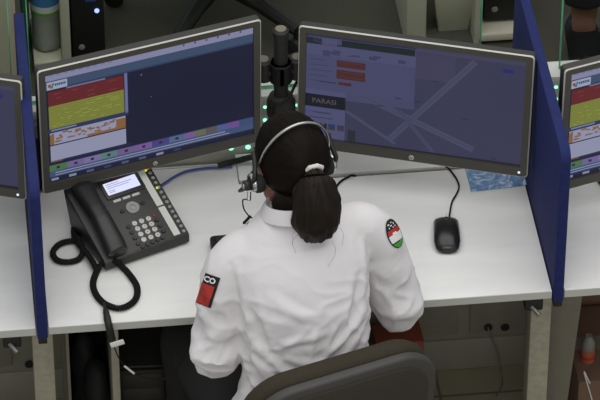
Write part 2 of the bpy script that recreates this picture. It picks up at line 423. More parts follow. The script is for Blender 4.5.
def left_screen(w, h):
    s = Screen(w, h); rn = random.Random(3)
    s.rect(0, 0, 1, 1, NAVY, 0); s.rect(0, 0, 1, .068, LAV); s.rect(0, .068, 1, .14, STEEL); s.rect(.0, .14, 1, .155, (48, 66, 112))
    for i in range(9): s.rect(.02+i*.035, .012, .04+i*.035, .03, (134, 140, 192), 2)
    for i in range(6): s.rect(.66+i*.055, .018, .668+i*.055, .034, (66, 72, 120), 2)
    s.rect(.008, .078, .105, .148, (178, 190, 224), 2)
    s.rect(.014, .098, .028, .125, (190, 70, 60), 3); s.rect(.024, .112, .038, .138, (90, 150, 70), 3); s.rect(.032, .092, .042, .112, (70, 110, 190), 3)
    for i in range(6): s.rect(.046+i*.009, .098, .0525+i*.009, .12, (52, 62, 120), 3)
    s.rect(.1, .155, .285, .168, (120, 130, 184), 2)
    s.rect(.012, .165, .372, .3, REDC, 2); s.rect(.012, .3, .372, .508, YEL, 2)
    for i in range(6): s.rect(.012, .182+i*.02, .372, .185+i*.02, (142, 44, 48), 3)
    for i in range(10): s.rect(.012, .315+i*.02, .372, .318+i*.02, (122, 134, 30), 3)
    for i in range(46):
        u = rn.uniform(.02, .33); v = rn.choice([.19+.02*k for k in range(5)]+[.323+.02*k for k in range(9)])
        s.rect(u, v, u+rn.uniform(.01, .035), v+.008, (150, 60, 56) if v < .3 else (176, 186, 70), 4)
    s.rect(.376, .155, .39, .52, (112, 126, 188), 2); s.rect(.0, .508, .39, .54, (44, 56, 110), 2); s.rect(.02, .515, .14, .53, (130, 140, 190), 3)
    s.rect(.012, .545, .376, .655, (168, 172, 214), 2)
    s.rect(.19, .633, .376, .655, ORG, 3); s.rect(.012, .56, .032, .655, ORG, 3); s.rect(.33, .56, .376, .655, ORG, 3)
    for i in range(40):
        u = rn.uniform(.02, .36); v = rn.uniform(.548, .63); s.rect(u, v, min(.376, u+rn.uniform(.008, .03)), v+rn.uniform(.008, .018), ORG, 3+i*.01)
    s.rect(.012, .665, .376, .805, PALE, 2); s.rect(0, .81, .4, .822, (40, 46, 96), 2); s.rect(.012, .806, .07, .818, (150, 90, 50), 3)
    s.rect(0, .838, 1, .868, (42, 56, 104), 1)
    tabs = [(0, .09, (82, 140, 78)), (.09, .17, (128, 108, 180)), (.17, .25, (140, 122, 190)), (.25, .33, (96, 150, 140)), (.33, .42, (128, 98, 170)), (.42, .5, (140, 92, 184)), (.5, .585, (80, 66, 160)), (.585, .66, (86, 118, 168)), (.66, .71, (140, 92, 184)), (.71, .765, (118, 128, 90)), (.765, .82, (104, 96, 96)), (.82, .875, (84, 104, 180)), (.875, .93, (124, 80, 178)), (.93, 1, (62, 88, 138))]
    for i, (a, b, c) in enumerate(tabs):
        s.rect(a, .845, b, .9, c, 2)
        if i < 8: s.rect((a+b)/2-.008, .862, (a+b)/2+.008, .884, (44, 40, 80), 3)
    s.rect(0, .9, 1, .955, (66, 92, 146), 2); s.rect(.03, .914, .86, .923, PALE, 3); s.rect(.03, .937, .88, .944, PALE, 3)
    s.rect(0, .955, 1, 1, (30, 36, 70), 2)
    for i in range(8): s.rect(.01+i*.085, .966, .045+i*.085, .988, rn.choice([(150, 156, 190), (60, 70, 110), (90, 96, 140)]), 3)
    s.rect(.5, .42, .504, .426, (170, 180, 220), 3); s.rect(.455, .2, .46, .208, (170, 180, 220), 3)
    return s
def right_screen(w, h):
    s = Screen(w, h); rn = random.Random(8)
    B0 = (64, 65, 102); L1 = (78, 80, 126); L2 = (86, 88, 136)
    s.rect(0, 0, 1, 1, B0, 0); s.rect(0, .03, .5, .6, L1, 1); s.rect(.5, .0, 1, .05, (74, 75, 114), 1); s.rect(0, 0, .5, .03, (50, 52, 88), 1)
    s.rect(.03, .035, .16, .085, L2, 2); s.rect(.14, .035, .495, .095, (28, 44, 46), 2); s.rect(0, .04, .07, .1, (34, 44, 54), 2)
    s.rect(.0, .1, .5, .2, L2, 2); s.rect(.0, .205, .475, .53, (80, 82, 130), 2)
    for i in range(10):
        u = rn.uniform(.03, .42); s.rect(u, .135+rn.uniform(0, .05), u+.035, .15+rn.uniform(0, .05), (66, 68, 112), 3)
    s.rect(.14, .225, .272, .288, (92, 42, 44), 3); s.rect(.14, .315, .272, .4, (92, 42, 44), 3); s.rect(.15, .43, .21, .458, (96, 38, 46), 3); s.rect(.06, .44, .14, .453, (58, 60, 96), 3)
    for i in range(4): s.rect(.15, .238+i*.045, .262, .246+i*.045, (104, 54, 52), 4)
    for i in range(5): s.rect(.02+.0*i, .24+i*.05, .02+rn.uniform(.04, .1), .247+i*.05, (64, 66, 108), 3)
    s.rect(0, .53, .185, 1, (88, 90, 140), 2)
    s.rect(0, .575, .185, .695, (28, 28, 42), 3); s.text('PARASI', .03, .637, .0185, (98, 94, 106), 4, bold=.0001)
    s.rect(0, .735, .03, .755, (70, 80, 170), 3); s.rect(.035, .74, .12, .752, (60, 62, 104), 3); s.rect(.02, .79, .13, .8, (64, 66, 108), 3)
    for u, c in ((.03, (66, 60, 84)), (.07, (40, 40, 52)), (.108, (40, 60, 120)), (.15, (66, 62, 90))):
        s.rect(u, .845, u+.032, .9, c, 3)
    s.rect(.075, .845, .09, .862, (78, 80, 126), 4); s.rect(.108, .88, .14, .9, (78, 62, 46), 4)
    RD = (80, 82, 122)
    def road(a, b, wd, c=RD, k=1.5):
        ax, ay = a; bx, by = b; dx, dy = (bx-ax)*w, (by-ay)*h; L = math.hypot(dx, dy); nx, ny = -dy/L*wd/w, dx/L*wd/h
        s.quad([(ax-nx, ay-ny), (bx-nx, by-ny), (bx+nx, by+ny), (ax+nx, ay+ny)], c, k)
    road((.2, .49), (.78, .905), .008); road((.39, .92), (.77, .07), .008, RD, 1.6); road((.19, .7), (.42, .95), .004, RD, 1.7); road((.43, .62), (.6, .99), .005, (74, 76, 116), 1.65)
    road((.2, .49), (.78, .905), .0012, (72, 74, 114), 1.8); road((.39, .92), (.77, .07), .0012, (72, 74, 114), 1.85)
    s.rect(.5, .06, .68, .3, (72, 70, 108), 1.2)
    s.rect(.2, .88, .235, .99, (48, 48, 64), 3); s.rect(.895, .1, .945, .135, (40, 40, 140), 3); s.rect(.88, .112, .886, .122, (40, 40, 140), 3)
    for u, v in ((.41, .505), (.5, .51), (.33, .6), (.72, .62), (.86, .96), (.58, .3)): s.rect(u, v, u+.03, v+.01, (50, 52, 88), 3)
    s.rect(0, .985, 1, 1, (40, 40, 60), 2)
    return s
WL, HL, WR, HR = .503, .313, .5135, .288
mg = 'monitors along the desk row'
mA = monitor('wide silver-rimmed monitor left of the operator, showing red and yellow-green blocks', V((.293, .412, 1.045)), 15.38, -.76, WL, HL, None, (.005, -HL/2-.0135, .0055), left_screen(WL, HL), mg)
mB = monitor('monitor right of the operator showing a dim blue-violet street map', V((.902, .403, 1.016)), -18.98, 4.69, WR, HR, (WR/2-.002, -HR/2-.0135), (0, -HR/2-.0135, .0062), right_screen(WR, HR), mg)
mC = dup(mA, V((1.488, .33, 1.0)), None, 'monitor right of the right blue partition, cut off by the picture edge')
mD = dup(mB, V((-.263, .41, 1.055)), None, 'monitor left of the left blue partition, only its right end in view')
mC.location = V((1.478, .335, 1.012)); mC.rotation_euler.z = rad(16.5)
mD.location = V((-.262, .41, 1.042)); mD.rotation_euler.x = rad(-2)

for mm in (mC, mD):
    im = (Matrix.Translation(mm.location) @ mm.rotation_euler.to_matrix().to_4x4()).inverted()
    yw = mm.rotation_euler.z; bk_ = V((-math.sin(yw), math.cos(yw), 0)); g = V((mm.location.x, mm.location.y, .75))+bk_*.075
    q = MB(); q.prism(rrect(.24, .17, .03, 5), lambda p, k: V((p[0], p[1]-.02, .001+.012*k)), bev=.003); q.box(V((0, .0, .16)), (.07, .022, .3), bev=.004); q.box(V((0, -.016, .29)), (.09, .03, .09), bev=.003)
    Rz = Matrix.Translation(g) @ Matrix.Rotation(yw, 4, 'Z')
    for v in q.bm.verts: v.co = im @ (Rz @ v.co)
    q.build('stand', M['house'], mm)
# ------------------------------------------------------------------ monitor arm
P0 = V((.603, .505, .75))
arm = empty('monitor_arm', P0, 0, 'black double monitor arm on a post between the two operator monitors', 'monitor arm')
b = MB(); b.box(V((0, 0, .012)), (.1, .075, .022), bev=.006); b.box(V((0, .03, -.03)), (.06, .02, .06), bev=.004); b.build('clamp_base', M['dark'], arm)
b = MB(); b.lathe([(.026, .02), (.03, .03), (.03, .17), (.034, .175), (.034, .21), (.028, .225), (.017, .23), (.017, .26), (.0165, .395), (.019, .397), (.019, .413), (.012, .418)], seg=24); b.build('post', M['darkm'], arm)
MB().lathe([(.013, .4181), (.0125, .4195)], seg=20).build('post_cap', M['slab'], arm)
for tgt, yaw in ((V((.293, .412, 1.045)), 15.38), (V((.902, .403, 1.016)), -18.98)):
    y = rad(yaw); bk = V((-math.sin(y), math.cos(y), 0)); e = tgt+bk*.05-P0
    a = MB(); s0 = V((0, 0, .30)); s1 = V((math.copysign(.04, e.x), .012, .30)); s2 = V((e.x, e.y+.03, e.z))
    a.lathe([(.024, -.03), (.027, -.028), (.027, .02), (.024, .024)], s0, seg=20)
    a.lathe([(.02, -.03), (.022, -.028), (.022, .022), (.018, .026)], s1, seg=20)
    a.tube([s0+V((0, 0, -.005)), s1+V((0, 0, -.005))], [.017, .015], 8, flat=.9); a.tube([s1+V((0, 0, -.004)), s1.lerp(s2, .5), s2], [.015, .014, .014], 8)
    a.box(e+bk*.006, (.1, .012, .1), bev=.003, rot=Euler((0, 0, y)).to_matrix()); a.tube([s2, e+bk*.008], .014, 8)
    ar = a.build('arm', M['darkm'], arm)
    MB().lathe([(.013, .0245), (.013, .027), (.009, .028)], s0.lerp(s1, 1.0), seg=16).build('joint_cap', M['slab'], ar)
b = MB(); b.tube(crv([V((-.028, -.03, .20)), V((-.02, -.034, .225)), V((0, -.036, .232)), V((.02, -.02, .242)), V((.036, .01, .25)), V((.05, .03, .255))], 6), .0035, 6)
b.tube(crv([V((-.028, -.03, .2)), V((-.022, -.032, .18)), V((-.005, -.036, .175))], 5), .003, 6); b.build('cable_loop', M['cord'], arm)

# ------------------------------------------------------------------ desk phone
PY, PX = rad(22.5), V((.263, .219, .75))
ph = empty('desk_phone', PX, PY, 'black office desk phone with lit display under the left monitor', 'phone')
PW, PD, ZF, ZB = .218, .212, .03, .098
def pt(u, v, up=0.):   # point on the sloped face: u 0..1 across, v 0..1 towards the back
    v -= .055; n = V((0, -(ZB-ZF), PD)).normalized()
    return V(((u-.5)*PW, v*PD, ZF+(ZB-ZF)*v))+n*up
prof = [(0, .006), (.0, .026), (.005, ZF+.0012), (PD-.004, ZB), (PD, ZB-.004), (PD-.03, .012), (.1, .004)]
MB().prism([(y, z) for y, z in prof], lambda p, k: V((-PW/2+PW*k, p[0], p[1])), bev=.0025).build('body', M['phone'], ph)
MB().box(V((0, .17, .03)), (.15, .03, .06), bev=.006).build('stand', M['darkm'], ph)
for x in (.06, -.06): MB().box(V((x, .03, .006)), (.05, .02, .012), bev=.003).build('foot', M['darkm'], ph)
def plate(mb, u0, v0, u1, v1, h, mi=0, r=.002, base=-.001, bev=.0006):
    cu, cv = (u0+u1)/2, (v0+v1)/2; sl = math.hypot(PD, ZB-ZF)
    mb.prism(rrect((u1-u0)*PW, (v1-v0)*sl, r, 3), lambda p, k: pt(cu+p[0]/PW, cv+p[1]/sl, base+(h-base)*k), mi, bev)
b = MB(); plate(b, .37, .74, .83, .995, .004, 0, .004); b.build('display_hood', M['dark'], ph)
b = MB(); plate(b, .405, .785, .785, .935, .0052, 0, .0015, .0038, 0)
for i, (u0, u1, v) in enumerate(((.43, .58, .91), (.43, .72, .886), (.43, .68, .862), (.43, .5, .83), (.43, .5, .81))): plate(b, u0, v-.004, u1, v+.004, .0056, 1, .0003, .005, 0)
b.build('display', [M['lcd'], M['lcdt']], ph)
b = MB(); text_mesh('AVAYA', .0085, lambda x, y: pt(.59+x/PW, .964+y/.22, .0048), b, 0, bold=.0001); b.build('red_lettering', M['redm'], ph, 0, False)
for u in (.465, .575, .685):
    b = MB(); plate(b, u-.045, .688, u+.045, .716, .0035, 0, .002); b.build('soft_key', M['key'], ph)
b = MB(); c = pt(.58, .565); n = (pt(.58, .565, 1)-c).normalized(); b.lathe([(.0165, 0), (.0165, .003), (.0155, .0042), (.008, .004), (.0075, .003)], c, n, 28); b.lathe([(.0062, .003), (.006, .0046), (.004, .005)], c, n, 20); b.build('navigation_ring', M['navm'], ph)
for i, (u, v) in enumerate([(.507+.083*c_, .375-.0725*r_) for r_ in range(4) for c_ in range(3)]):
    c = pt(u, v); b = MB(); b.lathe([(.0064, 0), (.0064, .003), (.0055, .0038)], c, n, 16)
    text_mesh('123456789*0#'[i], .0062, lambda x, y: pt(u+x/PW, v+y/.22, .0041), b, 1); b.build('dial_key', [M['key'], M['darkm']], ph, 35, False)
for u, v in [(.43, .36-.075*i) for i in range(4)]+[(.755, .33-.075*i) for i in range(3)]+[(.46+.062*i, .085+.006*i) for i in range(5)]+[(.455, .56), (.71, .58)]:
    c = pt(u, v); b = MB(); b.lathe([(.0052, 0), (.0052, .0028), (.0044, .0034)], c, n, 14); b.build('function_key', M['dark'], ph)
b = MB(); plate(b, .735, .385, .765, .41, .002, 0, .001); b.build('message_light', M['redm'], ph)
for v0, v1 in ((.485, .955), (.085, .465)):
    b = MB(); plate(b, .832, v0, .908, v1, .0012, 0, .0008, -.0005, 0); b.build('label_strip', M['paper'], ph)
for i in range(14):
    v = .96-i*.066; c = pt(.955, v); b = MB(); b.lathe([(.0044, 0), (.0044, .002), (.0036, .0026)], c, n, 12); b.build('line_key', M['grey'] if i else M['ledr'], ph)
for i, m in ((0, 'ledr'), (0, 'ledy'), (4, 'ledy')):
    c = pt(.938 if m == 'ledr' or i else .925, .96-i*.066-(.02 if m == 'ledy' and not i else 0)); b = MB(); b.lathe([(.003, 0), (.003, .003)], c, n, 8); b.build('line_light', M[m], ph)
# handset: two cups joined by a bowed grip, lying in the cradle on the left
hs = MB()
sec = [(-.02, .012, .013, .006), (0, .017, .022, .013), (.1, .02, .0235, .015), (.25, .026, .0215, .013), (.42, .032, .0195, .0115), (.58, .032, .0195, .0115), (.75, .028, .0215, .0125), (.9, .022, .024, .015), (.99, .016, .0225, .013), (1.02, .012, .014, .006)]
base = pt(.155, .02); tv = (pt(.165, 1.02)-pt(.155, 0.02))
pts_ = [(base+tv*(.06+.93*t)+n*h, V((1, 0, 0))*a_, n*b_) for t, h, a_, b_ in sec]
fine = []
for i in range(len(pts_)-1):
    for k in range(4):
        f = k/4; f = f*f*(3-2*f); fine.append(tuple(pts_[i][j].lerp(pts_[i+1][j], f) for j in range(3)))
hs.loft([(c_, a_*1.14, b_*1.05) for c_, a_, b_ in fine+[pts_[-1]]], 24); hs.build('handset', M['hand'], ph, 60)
# ------------------------------------------------------------------ coiled cords
DZ = .75
def dk(px, py, h=.008): return at(px, py, z=DZ+h)
cc = MB(); path = crv([dk(114, 260, .03), dk(121, 266), dk(129, 274), dk(137, 287), dk(135, 300), dk(122, 308), dk(107, 305), dk(97, 296), dk(93, 284), dk(97, 271), dk(103, 262, .02)], 8)
cc.tube(helix(path, .0062, .0054), .0019, 5); cc.tube(path, .0048, 8)
root = empty('coiled_cord', dk(122, 300, 0), 0, 'black coiled handset cord curling below the phone on the white desk', 'cord')
for v in cc.bm.verts: v.co -= root.location
cc.build('coil', M['cord'], root, 60)
c2 = MB(); p2 = crv([dk(77, 221, .012), dk(74, 228), dk(76, 240, .012), dk(86, 252, .018), dk(93, 262, .018), dk(97, 271, .01)], 8)
ring2 = crv([dk(80, 243, .008), dk(72, 241), dk(60, 244), dk(53, 252), dk(57, 260), dk(68, 262), dk(79, 259), dk(83, 250, .016), dk(78, 240, .02)], 8)
root2 = empty('looped_cord', dk(70, 252, 0), 0, 'thick black cord looped on the desk left of the phone', 'cord')
for pp in (p2, ring2): c2.tube(helix(pp, .0058, .0042, 8), .0019, 5); c2.tube(pp, .0052, 8)
for v in c2.bm.verts: v.co -= root2.location
c2.build('loop', M['cord'], root2, 60)

# ------------------------------------------------------------------ mouse, booklet, cables
mo = empty('computer_mouse', V((.957, .212, .75)), rad(-6), 'black computer mouse on the white desk right of the operator', 'mouse')
mb_ = MB(); secs = []
for t, a_, h in [(-1, .012, .008), (-.96, .02, .014), (-.85, .0268, .022), (-.5, .031, .031), (0, .0305, .034), (.4, .0295, .031), (.75, .029, .025), (.93, .0265, .019), (.99, .02, .014), (1, .014, .01)]:
    secs.append((V((0, t*.058, .003+h*.45)), V((a_, 0, 0)), V((0, 0, h*.55))))
mb_.loft(secs, 28); mb_.build('shell', M['mouse'], mo, 70)
b = MB(); b.box(V((0, .036, .0295)), (.0012, .04, .002)); b.build('button_seam', M['grey'], mo); b = MB(); b.lathe([(.009, -.0035), (.0095, 0), (.009, .0035)], V((0, .035, .026)), (1, 0, 0), 18); b.build('scroll_wheel', M['darkm'], mo)
b = MB(); b.lathe([(.0065, 0), (.0065, .0006)], V((0, .006, .0345)), (0, 0, 1), 20); text_mesh('hp', .0095, lambda x, y: V((x+y*.25, .006+y, .0353)), b, 1); b.build('badge', [M['grey'], M['darkm']], mo, 0, False)
b = MB(); P = [dk(449, 219, .014), dk(450, 212, .006), dk(452, 202, .004), dk(457, 193, .004), dk(459, 186, .004), dk(456, 178, .004), dk(450, 170, .004), at(446, 166, y=.475)]
P[-1].z = .754
b.tube(crv(P, 8), .0022, 6)
im = (Matrix.Translation(mo.location) @ Matrix.Rotation(rad(-6), 4, 'Z')).inverted()
for v in b.bm.verts: v.co = im @ v.co
b.build('cable', M['cord'], mo, 60)
def bar_thing(name, label, cat, pts, r, m):
    q = MB(); c = V(pts[0]); q.tube([p-c for p in crv(pts, 8)], r, 7); o_ = q.build(name, m, None, 60); o_.location = c; return tag(o_, label, cat)
bk = MB(); q = [at(463, 160, z=.75), at(471, 192, z=.75), at(527, 185.5, z=.75), at(522, 155, z=.75)]
cen = sum(q, V())/4; bk.prism([(p.x-cen.x, p.y-cen.y) for p in q], lambda p, k: V((p[0], p[1], .0005+.004*k))); o_ = bk.build('booklet', [M['book']], None, 0); o_.location = (cen.x, cen.y, .75)
tag(o_, 'blue and white water-patterned booklet lying under the right monitor', 'booklet')
bar_thing('network_cable', 'blue network cable on the desk behind the phone', 'cable', [V((.26, .43, .757)), dk(165, 183, .005), dk(174, 177, .005), dk(186, 171.5, .005), dk(202, 168.5, .005), dk(216, 167.5, .005), at(232, 166.5, z=.756)], .003, M['bluecab'])
bar_thing('thin_cable', 'thin dark cable running up from behind the hair to beneath the right monitor', 'cable', [dk(334, 190, .004), dk(340, 182, .004), dk(348, 177, .004), V((.77, .464, .755)), V((.805, .49, .72)), V((.83, .55, .69)), V((.852, .575, .71)), V((.86, .588, .76))], .0026, M['cord'])
# black cable bundle on the divider foot behind the head
bar_thing('cable_bundle', 'black cable bundle sagging along the back desk edge behind the head', 'cable', [dk(218, 166, .008), dk(228, 163, .012), at(240, 160, y=.555), at(252, 157, y=.55), at(268, 156, y=.55), at(285, 157, y=.555)], .0075, M['darkm'])
bx = MB(); p = V((.02, .566, .75)); bx.box(V((0, 0, .082)), (.034, .05, .16), bev=.004); bx.box(V((.004, -.0255, .08)), (.003, .002, .13), mi=1); o_ = bx.build('power_box', [M['house'], M['grey']]); o_.location = (.036, .512, .75)
tag(o_, 'dark upright power box standing between left partition and left monitor', 'power box')
# keyboard
kb = empty('keyboard', V((.611, .186, .75)), rad(1.5), 'black keyboard on the desk, mostly hidden by the operator, its left end showing', 'keyboard')
b = MB(); b.prism(rrect(.4, .148, .01, 4), lambda p, k: V((p[0], p[1], .002+(.014+.05*(p[1]+.074))*k)), bev=.002); b.build('case', M['dark'], kb)
b = MB()
for r_ in range(6):
    for c_ in range(19): b.box(V((-.18+c_*.02, -.055+r_*.022, .0185+.05*(r_*.022+.02))), (.016, .017, .006), bev=.001, seg=1)
o_ = b.build('keys', M['darkm'], kb)
# ------------------------------------------------------------------ under the desk
def tower(name_label, loc, rz, w, dpt, h, led, group='computer towers'):
    r = empty('computer_tower', loc, rz, name_label, 'computer', group)
    MB().box(V((0, 0, h/2+.006)), (w, dpt, h), bev=.005).build('case', M['dark'], r)
    f = MB(); f.box(V((0, -dpt/2-.004, h/2+.006)), (w*.97, .012, h*.97), bev=.004); f.build('front_panel', M['darkm'], r)
    b = MB()
    for i in range(3): b.box(V((0, -dpt/2-.0105, h*.93-i*.045)), (w*.8, .002, .034), bev=.0008)
    b.build('drive_bay', M['house'], r)
    b = MB(); b.lathe([(.009, 0), (.009, .003), (.007, .004)], V((-w*.22, -dpt/2-.0095, .05)), (0, -1, 0), 18); b.build('badge', M['grey'], r)
    if led:
        b = MB(); b.lathe([(.0065, 0), (.0065, .004)], V((w*.28, -dpt/2-.0095, .172)), (0, -1, 0), 16); b.build('power_light', M['ledb'], r)
        b = MB(); b.box(V((w*.1, -dpt/2-.0115, .212)), (.03, .002, .018), bev=.0008); b.build('sticker', M['bluecab'], r)
    for sx in (-1, 1):
        b = MB(); b.box(V((sx*w*.36, 0, .003)), (.018, dpt*.9, .006)); b.build('foot', M['darkm'], r)
    return r
pc = tower('black computer tower standing under the middle desk left of the operator', V((.247, .36, 0)), rad(-3), .112, .27, .41, False)
b = MB(); b.box(V((.018, -.1405, .395)), (.036, .0016, .012), bev=.0006, rot=Euler((0, 0, 0)).to_matrix()); b.build('silver_plate', M['rim'], pc)
# holder with two uprights left of the tower
hd = empty('cabinet_frame', V((.12, .3, 0)), 0, 'open pale-edged cabinet frame under the left part of the middle desk', 'cabinet')
for x, w, nm in ((-.055, .008, 'side_panel'), (.0545, .018, 'side_panel')):
    MB().box(V((x, 0, .35)), (w, .36, .7), bev=.002).build(nm, M['slab'] if w < .01 else M['legs'], hd)
MB().box(V((0, .17, .35)), (.1, .012, .69)).build('back_panel', M['darkm'], hd)
MB().box(V((0, 0, .1)), (.1, .33, .014)).build('shelf', M['darkm'], hd)
# dark cloth bag on the shelf
bg = MB(); bg.ell(V((0, 0, .14)), (.044, .09, .14)); bg.ell(V((.012, -.05, .22)), (.03, .06, .09)); bg.ell(V((-.012, .03, .25)), (.03, .06, .08))
me = remesh(bg, 'bag', .008, 3, M['trous'])
for v in me.vertices: v.co += v.normal*(noise.noise(v.co*22)*.008)
zmin = min(v.co.z for v in me.vertices)
bag = link('bag', me); bag.location = (.121, .3, .107-zmin); tag(bag, 'crumpled black bag stowed in the cabinet frame under the middle desk', 'bag')
# red-brown printed box
bx = empty('printed_box', V((.888, .49, 0)), rad(2), 'red-brown printed box on the floor under the desk right of the operator', 'box')
MB().box(V((0, 0, .115)), (.118, .08, .23), bev=.002).build('box', M['redbox'], bx)
b = MB(); b.lathe([(.034, 0), (.034, .0012)], V((.012, -.0402, .13)), (0, -1, 0), 20); b.box(V((-.03, -.0406, .1)), (.03, .0012, .1)); b.build('picture', [M['olive']], bx)
# cartons under the right desk and a bottle on the lower one
ct = MB(); ct.box(V((0, 0, .115)), (.34, .28, .23), bev=.003); ct.box(V((0, 0, .2308)), (.34, .045, .0012), mi=1); o_ = ct.build('carton', [M['carton'], M['slab']]); o_.location = (1.47, .4, 0); tag(o_, 'brown carton on the floor under the right-hand desk', 'carton', None)
ct = MB(); ct.box(V((0, 0, .27)), (.42, .028, .54), bev=.003); o_ = ct.build('fibreboard', [M['carton']]); o_.location = (1.52, .572, 0); tag(o_, 'brown board leaning flat against the divider under the right-hand desk', 'board')
bt = empty('bottle', V((1.334, .335, .23)), 0, 'small orange bottle with grey top on the brown carton under the right-hand desk', 'bottle')
MB().lathe([(.014, .0), (.0165, .003), (.0172, .035), (.0165, .043)], seg=24).build('cup', M['orange'], bt)
MB().lathe([(.0163, .043), (.0165, .046), (.0155, .064), (.009, .073), (.0085, .082)], seg=24).build('lid', M['greyl'], bt)
MB().lathe([(.0176, .014), (.0176, .024)], seg=24).build('label', M['red'], bt)
bar_thing('white_cord', 'thin pale cord hanging down the front of the carton under the right-hand desk', 'cord', [V((1.327, .2575, .226)), at(584, 372, y=.2575), at(592, 400, y=.2575), V((1.375, .256, .004))], .0018, M['paper'])
bar_thing('floor_cable', 'thin pale cable hanging from a divider hole down to the floor under the middle desk', 'cable', [at(488, 327, y=.592), at(490, 334, y=.58), at(497, 352, y=.575), at(501, 372, z=.004), at(502, 385, z=.004), at(496, 396, z=.004)], .0022, M['slab'])

# ------------------------------------------------------------------ office chair
def chair(label, loc, rz, group='office chairs'):
    r = empty('office_chair', loc, rz, label, 'office chair', group)
    # local: +y is the facing direction; backrest around y = -.22
    bw, bh, R = .445, .5, .10
    def bp(x, z, k):      # k depth coordinate towards the rear (negative y)
        t = (z-.65)
        return V((x, -.20-k-.12*t+.35*x*x, z))
    out = []
    for x, z in rrect(bw, bh, R, 8, (0, .665)):
        out.append((x, z+.012*(1-(x/(bw/2))**2)*(1 if z > .665 else -1)))
    def shell(name, grow, k0, k1, rnd, m):
        b = MB(); bm = b.bm; rings = []
        steps = [(k0, -rnd), (k0+rnd*.3, -rnd*.3), (k0+rnd, 0), (k1-rnd, 0), (k1-rnd*.3, -rnd*.3), (k1, -rnd)]
        for k, g in steps:
            rings.append([bm.verts.new(bp(x*(1+2*(g+grow)/bw), .665+(z-.665)*(1+2*(g+grow)/bh), k)) for x, z in out])
        n = len(out)
        for a, c in zip(rings, rings[1:]):
            for i in range(n): bm.faces.new((a[i], a[(i+1) % n], c[(i+1) % n], c[i]))
        for rg, sgn in ((rings[0], 1), (rings[-1], -1)):
            prev = rg; kk = steps[0][0] if sgn == 1 else steps[-1][0]
            for f in (.75, .5, .25):
                cur = [bm.verts.new(bp(x*f*(1-2*rnd/bw), .665+(z-.665)*f, kk-sgn*.010*(1-f))) for x, z in out]
                for i in range(n): bm.faces.new((prev[i], prev[(i+1) % n], cur[(i+1) % n], cur[i]))
                prev = cur
            bm.faces.new(prev)
        b.build(name, m, r, 50)
    shell('back_cushion', 0, -.055, .004, .022, M['cfab'])
    shell('back_shell', .0, .004, .03, .006, M['cshell'])
    shell('back_cover', -.022, .026, .036, .004, M['cback'])
    s = MB()
    so = rrect(.5, .47, .09, 8, (0, .045))
    for z0, z1, g in ((.43, .5, 0),):
        s.prism(so, lambda p, k: V((p[0], p[1], .385+.065*k)), bev=.018)
    s.build('seat', M['cfab'], r, 50)
    MB().prism(rrect(.44, .41, .07, 6, (0, .045)), lambda p, k: V((p[0], p[1], .36+.025*k)), bev=.004).build('seat_pan', M['cshell'], r)
    b = MB(); b.tube(crv([V((0, .0, .365)), V((0, -.15, .355)), V((0, -.27, .39)), V((0, -.262, .52))], 6), .02, 10, flat=.6); b.build('back_bracket', M['darkm'], r)
    MB().lathe([(.035, .075), (.035, .2), (.022, .205), (.022, .36)], seg=20).build('gas_column', M['darkm'], r)
    for i in range(5):
        a = 2*PI*i/5+.3; d_ = V((math.cos(a), math.sin(a), 0))
        g = MB().tube([V((0, 0, .105))+d_*.02, V((0, 0, .1))+d_*.15, V((0, 0, .075))+d_*.3], [.03, .024, .017], 10).build('base_leg', M['darkm'], r)
        c = MB(); sd = V((-d_.y, d_.x, 0)); cc_ = d_*.3+V((0, 0, .027))
        for q_ in (-1, 1): c.lathe([(.02, -.009), (.027, -.006), (.027, .006), (.02, .009)], cc_+sd*.016*q_, sd, 18)
        c.tube([cc_, cc_+V((0, 0, .045))], .007, 8); c.build('caster', M['dark'], r)
    return r
ch = chair('grey-brown office chair with a rounded back that the operator sits on', V((.572, -.189, 0)), rad(18))

# ------------------------------------------------------------------ people
def frame(yaw, pitch=0, roll=0):
    """columns right, forward, up; yaw to the left, pitch nose-down"""
    return Matrix.Rotation(yaw, 3, 'Z') @ Matrix.Rotation(-pitch, 3, 'X') @ Matrix.Rotation(roll, 3, 'Y')
def limb(mb, pts, rs, seg=16, n=6):
    P = crv(pts, n); out = []
    for i in range(len(P)):
        t = i/n; k = min(int(t), len(rs)-2); f = t-k; f = f*f*(3-2*f); out.append(rs[k]*(1-f)+rs[k+1]*f)
    mb.tube(P, out, seg)
def ell_secs(secs, n=5):
    """smooth list of (centre, a, b)"""
    C_ = crv([s[0] for s in secs], n); A = crv([s[1] for s in secs], n); B = crv([s[2] for s in secs], n)
    return list(zip(C_, A, B))
def hand(mb, w, d, nrm, side, curl=.5, sc=1.):
    """wrist w, pointing direction d, back-of-hand normal nrm, thumb side"""
    d = d.normalized(); nrm = (nrm-d*nrm.dot(d)).normalized(); s = d.cross(nrm).normalized()
    if s.dot(side) < 0: s = -s
    a = lambda y, x, z: w+(d*y+s*x+nrm*z)*sc
    mb.loft([(a(-.02, 0, 0), s*.026, nrm*.019), (a(.02, 0, 0), s*.034, nrm*.017), (a(.055, 0, .002), s*.041, nrm*.0155), (a(.085, 0, .0), s*.04, nrm*.012)], 16)
    for x, L, y0 in ((.030, .068, .08), (.0105, .077, .084), (-.0095, .071, .081), (-.029, .055, .074)):
        p = a(y0-.02, x*.9, 0); pts = [p]; an = .12; y, z = y0-.02, 0
        for seg_, f in ((.02, 0), (L*.45, .55*curl), (L*.3, .9*curl), (L*.25, .6*curl)):
            an += f; y += seg_*math.cos(an); z -= seg_*math.sin(an); pts.append(a(y, x*(1+.15*(y-y0)/L), z))
        mb.tube(pts, [.0092, .0092, .0085, .0078, .0062], 10)
    mb.tube([a(.012, .022, -.004), a(.035, .044, -.012), a(.06, .053, -.018), a(.082, .052, -.022)], [.014, .0125, .0105, .0075], 10)
